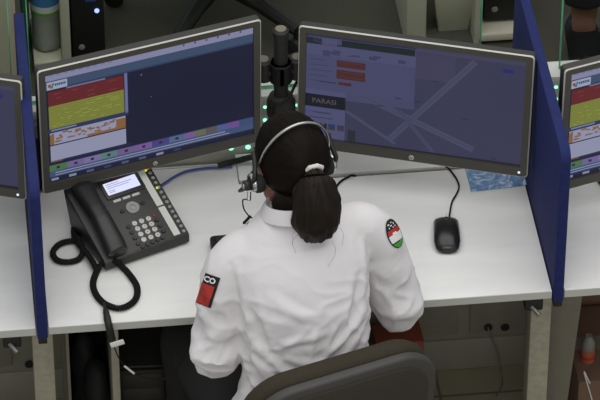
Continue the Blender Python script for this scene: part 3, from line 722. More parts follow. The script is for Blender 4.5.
def head(mb, c, F, sc=1.):
    L = lambda x, y, z: c+F@V((x, y, z))*sc
    R3 = F
    e = lambda p, r: mb.ell(L(*p), V(r)*sc, R3, u=24, v=16)
    e((0, -.008, .02), (.0735, .092, .098)); e((0, .03, -.045), (.058, .06, .078)); e((0, .063, -.098), (.028, .026, .02)); e((0, .055, .03), (.056, .038, .06))
    mb.loft([(L(0, .088, .012), F@V((.007, 0, 0)), F@V((0, .006, 0))), (L(0, .099, -.015), F@V((.009, 0, 0)), F@V((0, .011, 0))), (L(0, .107, -.036), F@V((.014, 0, 0)), F@V((0, .013, .004))), (L(0, .096, -.046), F@V((.012, 0, 0)), F@V((0, .008, .003)))], 12)
    for s in (-1, 1):
        e((s*.014, .092, -.04), (.0085, .01, .008)); e((s*.045, .062, -.028), (.02, .024, .02)); e((s*.032, .085, .022), (.02, .008, .007))
        mb.ell(L(s*.076, -.004, -.012), V((.008, .018, .03))*sc, R3@Euler((0, s*.15, s*-.35)).to_matrix(), u=14, v=10)
    e((0, .092, -.066), (.021, .009, .005)); e((0, .09, -.076), (.018, .009, .006)); e((0, .088, -.085), (.024, .012, .01))
def face_bits(c, F, parent, sc=1.):
    L = lambda x, y, z: c+F@V((x, y, z))*sc-parent.location
    for s in (-1, 1):
        b = MB(); b.ell(L(s*.031, .0815, .002), V((.0125, .0095, .0065))*sc, F, u=14, v=10); b.ell(L(s*.031, .0888, .0015), V((.0052, .003, .0052))*sc, F, 1, 10, 8); b.build('eye', [M['eye'], M['darkm']], parent)
    b = MB()
    for s in (-1, 1): b.tube([L(s*.014, .095, .022), L(s*.032, .0955, .028), L(s*.05, .085, .022)], [.0025, .003, .0018], 6)
    b.build('eyebrows', M['hair'], parent)
    b = MB(); b.ell(L(0, .0965, -.067), V((.021, .007, .0045))*sc, F, u=16, v=8); b.ell(L(0, .0955, -.076), V((.018, .007, .0052))*sc, F, u=16, v=8); b.build('lips', M['lip'], parent)
def strands(v, tie, ax, freq, amp):
    """groove height of combed hair running towards the tie point"""
    d = v-tie; r = d.length; d2 = d-ax*d.dot(ax); a = ax.orthogonal().normalized(); b = ax.cross(a)
    ph_ = math.atan2(d2.dot(b), d2.dot(a))
    return amp*(noise.noise(V((math.cos(ph_)*freq, math.sin(ph_)*freq, r*5)))+.6*noise.noise(V((math.cos(ph_)*freq*2.7, math.sin(ph_)*freq*2.7, r*9+4))))

# ---- the operator
TH = rad(12); Ft = frame(TH)
fr, ff, fu = Ft.col[0].copy(), Ft.col[1].copy(), V((0, 0, 1))
HC = V((.568, -.045, 1.203)); Fh = frame(rad(20), rad(16), rad(3))
SL, SR = V((.42, -.135, 1.022)), V((.746, -.07, 1.034))
EL, ER = V((.389, -.175, .80)), V((.799, -.085, .82))
WLp, WRp = V((.50, .075, .815)), V((.72, .09, .815))
hipc = V((.585, -.245, .56))
tor = [(.50, (.575, -.225), .172, .12), (.57, (.578, -.24), .186, .125), (.66, (.579, -.235), .172, .112), (.75, (.583, -.215), .14, .103), (.85, (.58, -.185), .138, .11), (.95, (.577, -.158), .146, .115), (1.03, (.575, -.132), .145, .102), (1.085, (.573, -.112), .11, .08), (1.115, (.572, -.1), .072, .064)]
def torso(mb, grow, z0=0, z1=9, seg=28):
    mb.loft(ell_secs([(V((c[0], c[1], z)), fr*(rx+grow), ff*(ry+grow)) for z, c, rx, ry in tor if z0 <= z <= z1]), seg)
b = MB(); torso(b, -.02)
b.loft(ell_secs([(V((.572, -.1, 1.07)), fr*.055, ff*.055), (V((.572, -.08, 1.11)), fr*.05, ff*.052), (HC+Fh@V((0, -.02, -.04)), fr*.05, ff*.056)]), 20)
head(b, HC, Fh)
KL, KR = V((.36, .14, .545)), V((.62, .2, .545)); AL, AR = V((.36, .2, .1)), V((.64, .24, .1))
HL_, HR_ = V((.495, -.235, .555)), V((.675, -.2, .555))
for s_, e_, w_, h_, k_, a_, sg in ((SL, EL, WLp, HL_, KL, AL, -1), (SR, ER, WRp, HR_, KR, AR, 1)):
    limb(b, [s_-fr*.06*sg+V((0, 0, -.01)), s_+V((0, 0, -.014)), s_.lerp(e_, .5), e_, e_.lerp(w_, .4), w_], [.034, .036, .036, .034, .034, .025])
    hand(b, w_, (w_-e_)*.6+V((0, .12, -.06)), V((0, 0, 1)), V((-sg, 0, 0)), .55)
    limb(b, [h_-(k_-h_)*.15, h_, h_.lerp(k_, .5), k_, k_.lerp(a_, .35), a_], [.07, .08, .07, .055, .053, .035])
    b.loft([(a_+V((0, -.05, -.05)), V((.025, 0, 0)), V((0, 0, .03))), (a_+V((0, .04, -.05)), V((.035, 0, 0)), V((0, 0, .035))), (a_+V((0, .15, -.07)), V((.04, 0, 0)), V((0, 0, .02)))], 16)
ORG_ = V((.56, -.12, 0))
me = remesh(b, 'person', .0045, 3, M['skin'])
for v in me.vertices: v.co -= ORG_
person = link('person', me); person.location = ORG_
tag(person, 'person in a white uniform shirt and black headset seated with their back to us', 'person')
face_bits(HC, Fh, person)
# trousers and shoes
b = MB()
b.loft(ell_secs([(V((c[0], c[1], z)), fr*(rx+g), ff*(ry+g)) for z, c, rx, ry, g in ((.495, (.578, -.225), .15, .115, .0), (.53, (.58, -.235), .17, .122, .004), (.6, (.583, -.24), .172, .12, .004), (.68, (.584, -.233), .155, .108, .002))]), 24)
for h_, k_, a_ in ((HL_, KL, AL), (HR_, KR, AR)):
    limb(b, [h_-(k_-h_)*.12, h_, h_.lerp(k_, .5), k_+V((0, .012, .005)), k_.lerp(a_, .35), a_+V((0, 0, -.02))], [.085, .096, .088, .076, .068, .058])
me = remesh(b, 'trousers', .008, 4, M['trous'])
for v in me.vertices: v.co += v.normal*(.004*noise.noise(v.co*V((16, 16, 9)).length*.2+v.co*14)); v.co -= ORG_
link('trousers', me, person)
for a_ in (AL, AR):
    b = MB(); sx = V((1, 0, 0)); zz = V((0, 0, 1)); g = V((a_.x, a_.y, 0))-ORG_
    b.loft(ell_secs([(g+V((0, -.075, .045)), sx*.022, zz*.04), (g+V((0, -.05, .05)), sx*.036, zz*.048), (g+V((0, .03, .045)), sx*.042, zz*.043), (g+V((0, .12, .036)), sx*.047, zz*.034), (g+V((0, .185, .026)), sx*.03, zz*.024)]), 18)
    b.build('shoe', M['shoe'], person, 60)
# shirt
b = MB(); torso(b, .008, .56, 1.09)
b.loft(ell_secs([(V((.573, -.115, 1.06)), fr*.15, ff*.085), (V((.573, -.11, 1.088)), fr*.12, ff*.077), (V((.5725, -.103, 1.112)), fr*.088, ff*.068), (V((.572, -.097, 1.128)), fr*.066, ff*.062)]), 24)
for s_, e_, w_, sg in ((SL, EL, WLp, -1), (SR, ER, WRp, 1)):
    up = V((0, 0, .012))
    limb(b, [s_-fr*.12*sg+V((0, 0, .022)), s_-fr*.035*sg+V((0, 0, .01)), s_+(e_-s_)*.15, s_.lerp(e_, .5), s_.lerp(e_, .85), e_+(e_-w_)*.08, e_.lerp(w_, .3), e_.lerp(w_, .65), w_.lerp(e_, .08)], [.05, .056, .058, .058, .06, .056, .05, .042, .036], 20, 5)
me = remesh(b, 'shirt', .005, 7, M['shirt'])
rn = random.Random(11)
folds = []   # (start, end, amplitude, width)
def addf(p, q, amp, wd): folds.append((V(p), V(q), amp, wd))
def surf(x, z): return V((x, -.30, z))
for (x0, z0), (x1, z1), am, wd in (((.44, .90), (.56, .80), .006, .014), ((.45, .86), (.60, .72), .007, .016), ((.45, .82), (.53, .72), -.006, .014), ((.72, .93), (.62, .86), .006, .014), ((.73, .9), (.58, .79), .007, .015), ((.72, .85), (.60, .70), .006, .015), ((.70, .78), (.56, .66), .007, .016), ((.47, .72), (.62, .66), .006, .016),
        ((.50, 1.0), (.60, .95), .003, .014), ((.46, .97), (.49, .86), -.004, .012), ((.70, 1.0), (.67, .88), -.004, .012), ((.57, .86), (.575, .66), -.0025, .008), ((.49, .79), (.61, .765), .005, .013), ((.66, .83), (.53, .86), .004, .014), ((.63, .92), (.52, .90), .003, .012)):
    addf(surf(x0, z0), surf(x1, z1), am, wd)
inv = []
bv0 = BVHTree.FromPolygons([v.co.copy() for v in me.vertices], [p.vertices for p in me.polygons])
open_ = [bv0.ray_cast(v.co+v.normal*.002, v.normal, .05)[3] for v in me.vertices]
nrm0 = [v.normal.copy() for v in me.vertices]
for vi_, v in enumerate(me.vertices):
    p = v.co.copy(); d = 0.
    # back and flank folds: matched in x/z when the surface faces the rear
    wb = max(0, min(1, (-v.normal.dot(ff)+.15)/.5))
    inner = max(0, min(1, (p.x-.432)/.025))*max(0, min(1, (.738-p.x)/.03))
    if wb > 0 and inner:
        for a, q, am, wd in folds:
            ax, az = p.x-a.x, p.z-a.z; dx, dz = q.x-a.x, q.z-a.z; L2 = dx*dx+dz*dz; t = (ax*dx+az*dz)/L2
            if -.15 < t < 1.15:
                tt = max(0, min(1, t)); dist = math.hypot(ax-dx*tt, az-dz*tt)
                u_ = dist/(wd*(1-.4*tt)); d += 1.9*am*wb*inner*(math.exp(-u_*u_)-.4*math.exp(-((u_-1.6)/.8)**2))*math.sin(PI*max(.05, min(.95, tt)))**.5
    # sleeve wrinkles: rings gathering at the elbow
    for s_, e_, w_, sg in ((SL, EL, WLp, -1), (SR, ER, WRp, 1)):
        ax_ = (e_-s_); t = (p-s_).dot(ax_)/ax_.length_squared; dist = (p-(s_+ax_*t)).length
        if dist < .11 and -.1 < t < 1.35 and (p.x-s_.x)*sg > -.06:
            fade = max(0, min(1, ((p.x-s_.x)*sg+.06)/.035))*max(0, min(1, (1.35-t)/.2))
            rel = p-(s_+ax_*t); ang = math.atan2(rel.dot(ff), rel.dot(fr)*sg)
            wv = math.sin(t*15+(2 if sg > 0 else 0)+1.1*math.sin(ang*1.5)*2+noise.noise(p*14)*2.2)
            d += .0065*fade*wv*max(0, min(1, (t-.1)/.5))*(.55+.45*noise.noise(p*9))
    d += .0025*noise.noise(V((p.x*10, p.y*10, p.z*7)))
    q_ = V((p.x*15+p.z*9, p.y*14, p.z*15-p.x*6)); q_ += V((noise.noise(p*8), noise.noise(p*8+V((3, 1, 7))), 0))*1.1
    low = .25+.75*max(0, min(1, (1.02-p.z)/.1))
    d += .008*low*((1-abs(noise.noise(q_)))**5-.4)
    q2_ = V((p.x*34-p.z*22, p.y*30, p.z*26+p.x*12)); q2_ += V((noise.noise(p*16+V((5, 0, 0))), 0, noise.noise(p*16)))*.9
    d += .003*low*((1-abs(noise.noise(q2_)))**5-.4)*max(0, min(1, .6+noise.noise(p*6)*1.6))
    for (x0, z0), (x1, z1) in (((.43, 1.05), (.458, .88)), ((.716, 1.06), (.708, .9))):   # armhole seams
        dx, dz = x1-x0, z1-z0; t = ((p.x-x0)*dx+(p.z-z0)*dz)/(dx*dx+dz*dz)
        if 0 < t < 1 and p.y < -.1:
            u_ = ((p.x-x0)*dz-(p.z-z0)*dx)/math.hypot(dx, dz)*(1 if x0 < .5 else -1); d += .0028*math.exp(-(u_/.007)**2)-.003*math.exp(-((u_-.011)/.006)**2)
    h_ = open_[vi_]; v.co = p+nrm0[vi_]*max(-.008, min(.008, d))*(1 if h_ is None else max(.05, (h_-.01)/.05))
bs_ = bmesh.new(); bs_.from_mesh(me)
for _ in range(1): bmesh.ops.smooth_vert(bs_, verts=bs_.verts[:], factor=.5, use_axis_x=True, use_axis_y=True, use_axis_z=True)
bs_.to_mesh(me); bs_.free()
for v in me.vertices: v.co -= ORG_
me.update()
shirt = link('shirt', me, person)
bvh = BVHTree.FromPolygons([v.co+ORG_ for v in me.vertices], [p.vertices for p in me.polygons])
# collar: a folded band around the neck
cb = MB(); rings = []
for rr_, dz in ((.002, -.01), (.002, .008), (.003, .018), (.007, .02), (.013, .008), (.021, -.012), (.018, -.015), (.008, .004)):
    ring_ = []
    for i in range(40):
        a = 2*PI*i/40; rx, ry = .06+rr_, .057+rr_
        c = V((.5715, -.098, 1.128)); back = max(0, -math.sin(a))
        ring_.append(cb.bm.verts.new(c+fr*rx*math.cos(a)+ff*ry*math.sin(a)+fu*(dz-.018*math.sin(a)+.004*back)-ORG_))
    rings.append(ring_)
for k in range(len(rings)):
    a_, c_ = rings[k], rings[(k+1) % len(rings)]
    for i in range(40): cb.bm.faces.new((a_[i], a_[(i+1) % 40], c_[(i+1) % 40], c_[i]))
cb.build('collar', M['shirt'], shirt, 60)
# patches wrapped on the sleeves
def wrap(name, cpt, view, upv, shapes, mats, off=.0016):
    """shapes: list of (2D outline grid function, material, height); wrapped onto the shirt along 'view'"""
    view = view.normalized(); up_ = (upv-view*upv.dot(view)).normalized(); rt_ = view.cross(up_)
    q = MB()
    def f(x, y, h):
        o = cpt+rt_*x+up_*y-view*.12
        hit = bvh.ray_cast(o, view, .3)
        pnt = hit[0]-view*(off*.6)+hit[1]*(off*.8+h) if hit[0] else cpt+rt_*x+up_*y
        return pnt-ORG_
    for fn in shapes: fn(q, f)
    return q.build(name, mats, shirt, 0, False)
def grid(x0, y0, x1, y1, mi, h=0, n=8, edge=None):
    def g(q, f):
        vs = [[None]*(n+1) for _ in range(n+1)]
        for i in range(n+1):
            for j in range(n+1):
                x, y = x0+(x1-x0)*i/n, y0+(y1-y0)*j/n
                if edge: x, y = edge(x, y)
                vs[i][j] = q.bm.verts.new(f(x, y, h))
        for i in range(n):
            for j in range(n): q.bm.faces.new((vs[i][j], vs[i+1][j], vs[i+1][j+1], vs[i][j+1])).material_index = mi
    return g
def letters(t, size, x, y, mi, h, bold=0):
    return lambda q, f: text_mesh(t, size, lambda a, b_: f(x+a, y+b_, h), q, mi, bold=bold)
hL = bvh.ray_cast(CAM, (at(208, 290, y=-.1)-CAM).normalized()); hR = next(h for h in (bvh.ray_cast(CAM, (at(x_, 233.5-.3*(398-x_), y=-.1)-CAM).normalized()) for x_ in range(404, 340, -1)) if h[0])
hR = bvh.ray_cast(CAM, (at(*[(300+FPX*(hR[0]-CAM).dot(RT)/(hR[0]-CAM).dot(fwd))-7.5, 233.5], y=hR[0].y)-CAM).normalized())
pl = hL[0] or V((.36, -.2, .93)); pr_ = hR[0] or V((.78, -.12, 1.0))
vd = (fwd*1.0+V((.25, 0, 0))).normalized()
wrap('sleeve_patch', pl, fwd, (RT*.33-DN), [grid(-.016, -.036, .018, .034, 1, 0, 14), grid(-.016, -.034, .0125, .012, 0, .0014, 14), letters('CO', .0165, -.0015, .0225, 2, .0018, .0006)], [M['red'], M['blackp'], M['white']])
def oval(x, y):
    yy = y/.033; w_ = .0155*math.sqrt(max(0, 1-yy*yy*.93)); return (x/.0155*w_-.004*(1-yy*yy)*0+.006*yy*yy*0, y)
def ob(x, y):
    yy = y/.033; w_ = .0135*math.sqrt(max(0.0, 1-yy*yy*.99)); return (x/.0155*w_, y*.96)
K_ = 1.4
sh = [grid(-.0155, -.033, .0155, .033, 0, 0, 12, oval), grid(-.0155, .0, .0155, .012, 1, .0006, 6, ob), grid(-.0155, -.018, .0155, .0, 2, .0006, 6, ob), grid(-.0155, -.0325, .0155, -.018, 3, .0006, 6, ob), grid(-.005, .0, .003, .004, 2, .001, 3), grid(-.0155, -.0205, .004, -.018, 0, .001, 3, ob)]
for x, y, a_, b_ in ((-.006, .024, .004, .0025), (.001, .0255, .003, .002), (.005, .021, .002, .004), (-.002, .0195, .0045, .0022), (-.007, .0165, .002, .003), (.006, .015, .003, .002), (.001, .0145, .002, .0025)):
    sh.append(grid(x-a_/2, y-b_/2, x+a_/2, y+b_/2, 2, .0012, 2))
sh = [(lambda fn: (lambda q, f: fn(q, lambda x, y, h: f(x*K_, y*1.02, h))))(fn) for fn in sh]
wrap('flag_patch', pr_, (fwd+V((-.28, 0, 0))).normalized(), (-RT*.55-DN), sh, [M['blackp'], M['red'], M['white'], M['green']])

# hair
TIE = HC+Fh@V((.008, -.094, .03)); TAX = (Fh@V((0, -1, -.1))).normalized()
b = MB(); b.ell(HC+Fh@V((0, -.01, .022)), (.079, .099, .103), Fh, u=120, v=80)
Fi = Fh.transposed()
for f in [f for f in b.bm.faces if (lambda c: (c.y > .05 and c.z < .075-.0*c.y) or (c.z < -.035 and c.y > -.02) or c.z < -.082)(Fi@(f.calc_center_median()-HC))]: b.bm.faces.remove(f)
for v in [v for v in b.bm.verts if not v.link_faces]: b.bm.verts.remove(v)
for v in b.bm.verts:
    l = Fi@(v.co-HC); n_ = (v.co-HC).normalized()
    v.co += n_*(strands(v.co, TIE, TAX, 19, .0016)-.004*max(0, 1-((v.co-TIE).length/.03)**2))
    if l.z < -.02:   # nape drawn in towards the neck
        k = (-.02-l.z)/.06; q = Fi@(v.co-HC); q.x *= 1-.25*k; q.y *= 1-.15*k; v.co = HC+Fh@q
bmesh.ops.solidify(b.bm, geom=b.bm.faces[:], thickness=.006)
b.loft(ell_secs([(HC+Fh@V((0, -.034, -.028)), fr*.062, ff*.058), (HC+Fh@V((0, -.034, -.055)), fr*.056, ff*.052), (V((.569, -.09, 1.135)), fr*.05, ff*.047), (V((.57, -.092, 1.112)), fr*.046, ff*.045)]), 40)
for v in b.bm.verts: v.co -= ORG_
b.build('hair', M['hair'], person, 80)
# ponytail
T0 = TIE; D1 = V((.012, -.03, -.008))
tail = [(T0+V((-.004, .012, .004)), .016), (T0+V((.002, -.012, -.004)), .016), (T0+V((.003, -.032, -.02)), .038), (T0+V((.003, -.045, -.05)), .05), (T0+V((.003, -.052, -.09)), .053), (T0+V((.002, -.052, -.124)), .047), (T0+V((.002, -.047, -.147)), .034), (T0+V((.005, -.042, -.158)), .014)]
b = MB(); P = crv([p for p, r_ in tail], 7); rs = crv([V((r_, 0, 0)) for p, r_ in tail], 7)
b.tube(P, [max(.006, q.x) for q in rs], 72, flat=.85, ref=(0, 1, .3))
for v in b.bm.verts:
    j = min(range(len(P)), key=lambda i: (P[i]-v.co).length_squared); c = P[j]; d_ = (v.co-c); a = math.atan2(d_.x, -d_.y)
    v.co += d_.normalized()*(.004*noise.noise(V((math.cos(a)*7+j*.05, math.sin(a)*7, j*.11)))+.003*noise.noise(V((math.cos(a)*17+j*.09, math.sin(a)*17, j*.16)))+.004*noise.noise(v.co*30)) if d_.length > 1e-5 else V()
rn = random.Random(4)
for i in range(9):
    j = rn.randrange(10, len(P)-4); a = rn.uniform(-1.4, 1.4); q0 = P[j]+V((math.sin(a)*.04, -.03, 0)); dr = V((rn.uniform(-.03, .03)+math.sin(a)*.02, rn.uniform(-.03, 0), -rn.uniform(.03, .07)))
    b.tube(crv([q0, q0+dr*.5+V((math.sin(a)*.014, -.008, .01)), q0+dr], 5), .00028, 4)
for v in b.bm.verts: v.co -= ORG_
b.build('ponytail', M['hair'], person, 80)
b = MB(); c = T0+V((.002, -.012, -.003)); ax = (P[12]-P[2]).normalized(); a1 = ax.cross(V((0, 0, 1))).normalized(); a2 = ax.cross(a1)
ringp = [c+(a1*math.cos(2*PI*i/36)+a2*math.sin(2*PI*i/36))*(.0165+.001*math.sin(i*5.1)) for i in range(37)]
b.tube(ringp, [.0052+.0007*math.sin(i*2.3) for i in range(37)], 10)
for v in b.bm.verts: v.co -= ORG_
b.build('hair_tie', M['band'], person, 60)

# ---- headset (worn, so a thing of its own)
hs_o = empty('headset', HC, 0, 'black call-centre headset with chrome band worn on the operator\'s head', 'headset')
L = lambda x, y, z: Fh@V((x, y, z))
b = MB(); arc = [L(math.cos(a)*.0845, -.012-.052*max(0, math.sin(a)), .018+math.sin(a)*.1015) for a in [rad(-14+208*i/44) for i in range(45)]]
b.tube(arc, .0042, 8, flat=.5, ref=Fh@V((0, 0, 0.001))+Fh@V((0, 0, 1)))
b = MB(); rings = []
for i in range(45):
    a = rad(-14+208*i/44); n_ = L(math.cos(a), 0, math.sin(a)*1.1).normalized(); t_ = L(0, 1, 0)
    rings.append([b.bm.verts.new(arc[i]+n_*(.0022*s_)+t_*(.0031*c_)) for c_, s_ in ((-1, -.6), (-1, .6), (-.6, 1), (.6, 1), (1, .6), (1, -.6), (.6, -1), (-.6, -1))])
for r0, r1 in zip(rings, rings[1:]):
    for i in range(8): b.bm.faces.new((r0[i], r0[(i+1) % 8], r1[(i+1) % 8], r1[i]))
b.bm.faces.new(rings[0]); b.bm.faces.new(rings[-1][::-1])
b.build('headband', M['chrome'], hs_o, 50)
for s_ in (-1, 1):
    c = L(s_*.086, .0, -.018); ax = L(s_, 0, 0)
    b = MB(); b.lathe([(.018, -.014), (.024, -.012), (.026, -.004), (.025, .004), (.021, .007)], c, ax, 28); ec = b.build('ear_cushion', M['foam'], hs_o, 50)
    b = MB(); b.lathe([(.0205, .006), (.0215, .009), (.0195, .014), (.016, .0155), (.0145, .013)], c, ax, 28); b.build('ear_ring', M['chrome'], ec, 50)
    b = MB(); b.lathe([(.0145, .009), (.0145, .0145), (.009, .017)], c, ax, 20)
    b.tube(crv([c+L(s_*.012, -.008, .0), c+L(s_*.012, -.02, .02), c+L(s_*.006, -.014, .048), L(s_*.0895, -.006, .055)], 6), [.0055]*19, 8)
    b.build('yoke', M['dark'], ec, 50)
b = MB(); c = L(-.1, .0, -.018)
b.box(c+L(-.006, .006, -.006), (.016, .022, .02), bev=.004, rot=Fh); b.tube(crv([c+L(-.008, .0, .0), c+L(-.012, .04, -.03), L(-.07, .1, -.075), L(-.035, .125, -.085)], 8), .0028, 8); b.ell(L(-.03, .127, -.086), (.012, .008, .008), Fh); b.build('microphone_boom', M['dark'], hs_o, 50)
b = MB(); b.lathe([(.006, .0), (.0065, .004), (.004, .006)], c+L(-.012, .006, -.006), L(-1, 0, 0), 14); b.tube([c+L(-.01, -.012, -.014), c+L(-.016, -.02, -.03)], .0045); b.build('microphone_pivot', M['chrome'], hs_o, 50)
b = MB(); c0 = HC+c+L(-.014, -.016, -.03)
cp = [c0, at(243, 200, y=-.03), at(244, 209, y=-.04), at(249, 216, y=-.05), at(253, 219, y=-.08), at(247, 224, y=-.1)]
b.tube(crv([p-HC for p in cp], 8), .0016, 6)
b.tube([at(250, 216.5, y=-.06)-HC, at(244, 223, y=-.09)-HC], .0035, 8); b.build('cable', M['cord'], hs_o, 60)
# quick-disconnect lead hanging over the desk edge
qd = empty('headset_lead', at(107, 312, z=.757), 0, 'black headset lead with connector and white tag hanging over the desk front edge', 'cord')
o_ = qd.location.copy(); b = MB()
k0, k1, k2, k3 = dk(104, 303, .012), dk(106, 312, .012), at(108.5, 324, y=-.008), at(112.5, 341, y=-.012)
b.tube(crv([k0-o_, k1-o_, k2-o_, k3-o_], 8), [.004]*6+[.0055]*2+[.0075]*4+[.0085]*12+[.0075], 10); b.build('connector', M['darkm'], qd, 50)
b = MB(); tg0, tg1 = at(110.5, 345.5, y=-.02)-o_, at(124, 341.5, y=-.02)-o_; dv_ = (tg1-tg0); ctr = (tg0+tg1)/2
b.box(ctr, (dv_.length, .0015, .0145), bev=.0005, rot=Euler((0, -math.atan2(dv_.z, dv_.x)*1.0, 0)).to_matrix()); b.build('paper_tag', M['white'], qd)
b = MB(); b.tube(crv([k3-o_]+[at(x, y, y=d_)-o_ for x, y, d_ in ((115, 349, -.012), (119, 358, -.01), (127, 368, -.005), (138, 375, 0), (152, 379, 0), (167, 378, 0), (178, 368, -.02), (186, 352, -.05))], 8), .0016, 6); b.build('wire', M['cord'], qd, 60)
b = MB(); b.tube([at(124.5, 366, y=-.008)-o_, at(134, 373.5, y=-.004)-o_], .0026, 8); b.build('wire_sleeve', M['white'], qd)

# ------------------------------------------------------------------ far side of the divider
ch2 = dup(ch, V((.605, 2.2, 0)), rad(150), 'dark empty office chair in the background behind the left monitor')
tower('black computer tower with a glowing blue light beyond the divider, behind the left monitor', V((.222, 2.13, 0)), 0, .092, .24, .36, True)
tower('black computer tower on a pale low shelf beyond the divider, behind the right monitor', V((1.388, 2.13, .0372)), 0, .112, .24, .3, False)
def rack(label, loc, parts):
    r = empty('storage_rack', loc, 0, label, 'rack', 'pale racks beyond the divider')
    for nm, c, s_, m in parts: MB().box(V(c)-V(loc), s_, bev=.003).build(nm, M[m], r)
    return r
rack('pale rack holding a water bottle beyond the divider at the upper left', V((.11, 2.1, 0)), [('upright', (.157, 2.1, .35), (.026, .3, .7), 'rack'), ('shelf', (.105, 2.1, .03), (.078, .3, .022), 'rack'), ('shelf', (.105, 2.14, .45), (.078, .22, .02), 'rack'), ('back_panel', (.1, 2.245, .35), (.085, .01, .69), 'slab'), ('foot', (.1, 2.1, .01), (.07, .26, .02), 'slab')])
rack('pale low rack carrying a black computer at the upper right beyond the divider', V((1.38, 2.1, 0)), [('upright', (1.31, 2.1, .35), (.02, .3, .7), 'rack'), ('shelf', (1.39, 2.1, .025), (.14, .3, .024), 'rack'), ('foot', (1.39, 2.1, .0065), (.12, .26, .013), 'slab')])
o_ = MB().box(V((0, 0, .35)), (.055, .3, .7), bev=.003).build('support_post', M['rack']); o_.location = (1.135, 2.1, 0); tag(o_, 'wide pale post standing alone beyond the divider above the right monitor', 'post')
wb = empty('waste_bin', V((1.252, 2.07, 0)), 0, 'pale tapered waste bin with green liner beyond the divider', 'bin')
b = MB()
def bx_(w, z, t=0): return [V((sx*(w/2-t), sy*(w/2-t), z)) for sx, sy in ((1, 1), (-1, 1), (-1, -1), (1, -1))]
b.prism(bx_(1, 0)and[(1, 1), (-1, 1), (-1, -1), (1, -1)], lambda p, k: V((p[0]*(.042+.022*k), p[1]*(.042+.022*k), .17*k)), bev=.003); b.build('bucket', M['rack'], wb)
b = MB(); b.box(V((0, 0, .172)), (.1, .1, .02), bev=.006); b.build('liner', M['teal'], wb)
wt = empty('water_bottle', V((.107, 2.03, .0415)), 0, 'clear plastic water bottle with blue and white label on the pale rack shelf', 'bottle')
b = MB(); prof = [(.012, .008), (.03, .0), (.039, .006), (.041, .02), (.04, .05), (.0385, .06), (.041, .07), (.0385, .08), (.041, .09), (.0385, .1), (.041, .11), (.041, .2), (.037, .215), (.041, .225), (.038, .25), (.022, .285), (.0135, .295), (.0135, .31)]
b.lathe(prof, seg=28)
for v in b.bm.verts:
    if v.co.z < .03: v.co.z += .006*max(0, math.cos(5*math.atan2(v.co.y, v.co.x)))*(1 if v.co.xy.length > .02 else 0)
b.build('bottle_body', M['bottle'], wt, 60)
MB().lathe([(.036, .006), (.038, .02), (.0375, .1)], seg=24).build('water', M['bottle'], wt)
b = MB(); b.lathe([(.0418, .128), (.0418, .138)], seg=28, mi=0); b.lathe([(.0419, .138), (.0419, .158)], seg=28, mi=1); b.lathe([(.0418, .158), (.0418, .2)], seg=28, mi=2); b.build('label_band', [M['lblg'], M['lblw'], M['lblb']], wt)
MB().lathe([(.015, .297), (.015, .318)], seg=20).build('cap', M['lblb'], wt)
o_ = MB().box(V((0, 0, .45)), (.32, .3, .9), bev=.004).build('cabinet_body', M['cab']); 
cbn = empty('filing_cabinet', V((-.14, 1.98, 0)), 0, 'olive-grey cabinet beyond the divider at the far upper left', 'cabinet'); o_.parent = cbn
MB().box(V((.0, -.152, .45)), (.3, .006, .84), bev=.002).build('door', M['cab'], cbn)
o_ = MB().box(V((0, 0, .3)), (.012, .2, .6), bev=.002).build('green_binder', M['teal']); o_.location = (.046, 2.08, 0); tag(o_, 'dark green binder standing between the olive cabinet and the pale rack', 'binder')
bar_thing('hanging_cable', 'thin pale cable dropping from the shelf of the right rack to the floor', 'cable', [V((1.315, 1.94, .03)), V((1.317, 1.935, .012)), V((1.33, 1.9, .003)), V((1.345, 1.85, .003))], .003, M['slab'])

# ---- bystander whose lower leg shows behind the right partition
b = MB(); Q = V((1.66, 1.9, 0)); X = V((1, 0, 0)); Y = V((0, 1, 0)); Z = V((0, 0, 1))
Fb = frame(rad(180)); HB = Q+V((0, -.02, 1.56))
b.loft(ell_secs([(Q+V((0, 0, z)), X*rx, Y*ry) for z, rx, ry in ((.8, .12, .09), (.9, .165, .115), (1.05, .14, .1), (1.2, .16, .11), (1.34, .175, .1), (1.4, .12, .07), (1.44, .055, .05), (1.52, .05, .052))]), 20)
head(b, HB, Fb, .98)
for s_ in (-1, 1):
    hp, kn, an = Q+V((.085*s_, 0, .86)), Q+V((.088*s_, -.02, .48)), Q+V((.08*s_, 0, .09))
    if s_ < 0: an = V((1.594, 1.87, .09)); kn = V((1.585, 1.87, .48))
    limb(b, [hp+V((0, 0, .06)), hp, hp.lerp(kn, .5), kn, kn.lerp(an, .4), an], [.07, .082, .07, .052, .05, .034])
    b.loft([(an+V((0, .05, -.05)), X*.025, Z*.03), (an+V((0, -.04, -.05)), X*.035, Z*.035), (an+V((0, -.15, -.07)), X*.038, Z*.02)], 14)
    sh_, el, wr = Q+V((.165*s_, 0, 1.36)), Q+V((.225*s_, .02, 1.09)), Q+V((.24*s_, -.05, .85))
    limb(b, [sh_-X*.06*s_, sh_, sh_.lerp(el, .5), el, el.lerp(wr, .4), wr], [.045, .05, .042, .037, .037, .026]); hand(b, wr, V((0, -.1, -1)), V((s_, 0, 0)), V((0, -1, 0)), .4)
me = remesh(b, 'person', .007, 3, M['skin'])
for v in me.vertices: v.co -= Q
p2_ = link('person', me); p2_.location = Q; tag(p2_, 'person beyond the divider at upper right, only a lower leg and dark shoe showing', 'person')
face_bits(HB, Fb, p2_, .98)
b = MB(); b.loft(ell_secs([(V((0, 0, z)), X*rx, Y*ry) for z, rx, ry in ((.8, .14, .105), (.9, .178, .125), (1.02, .152, .11))]), 20)
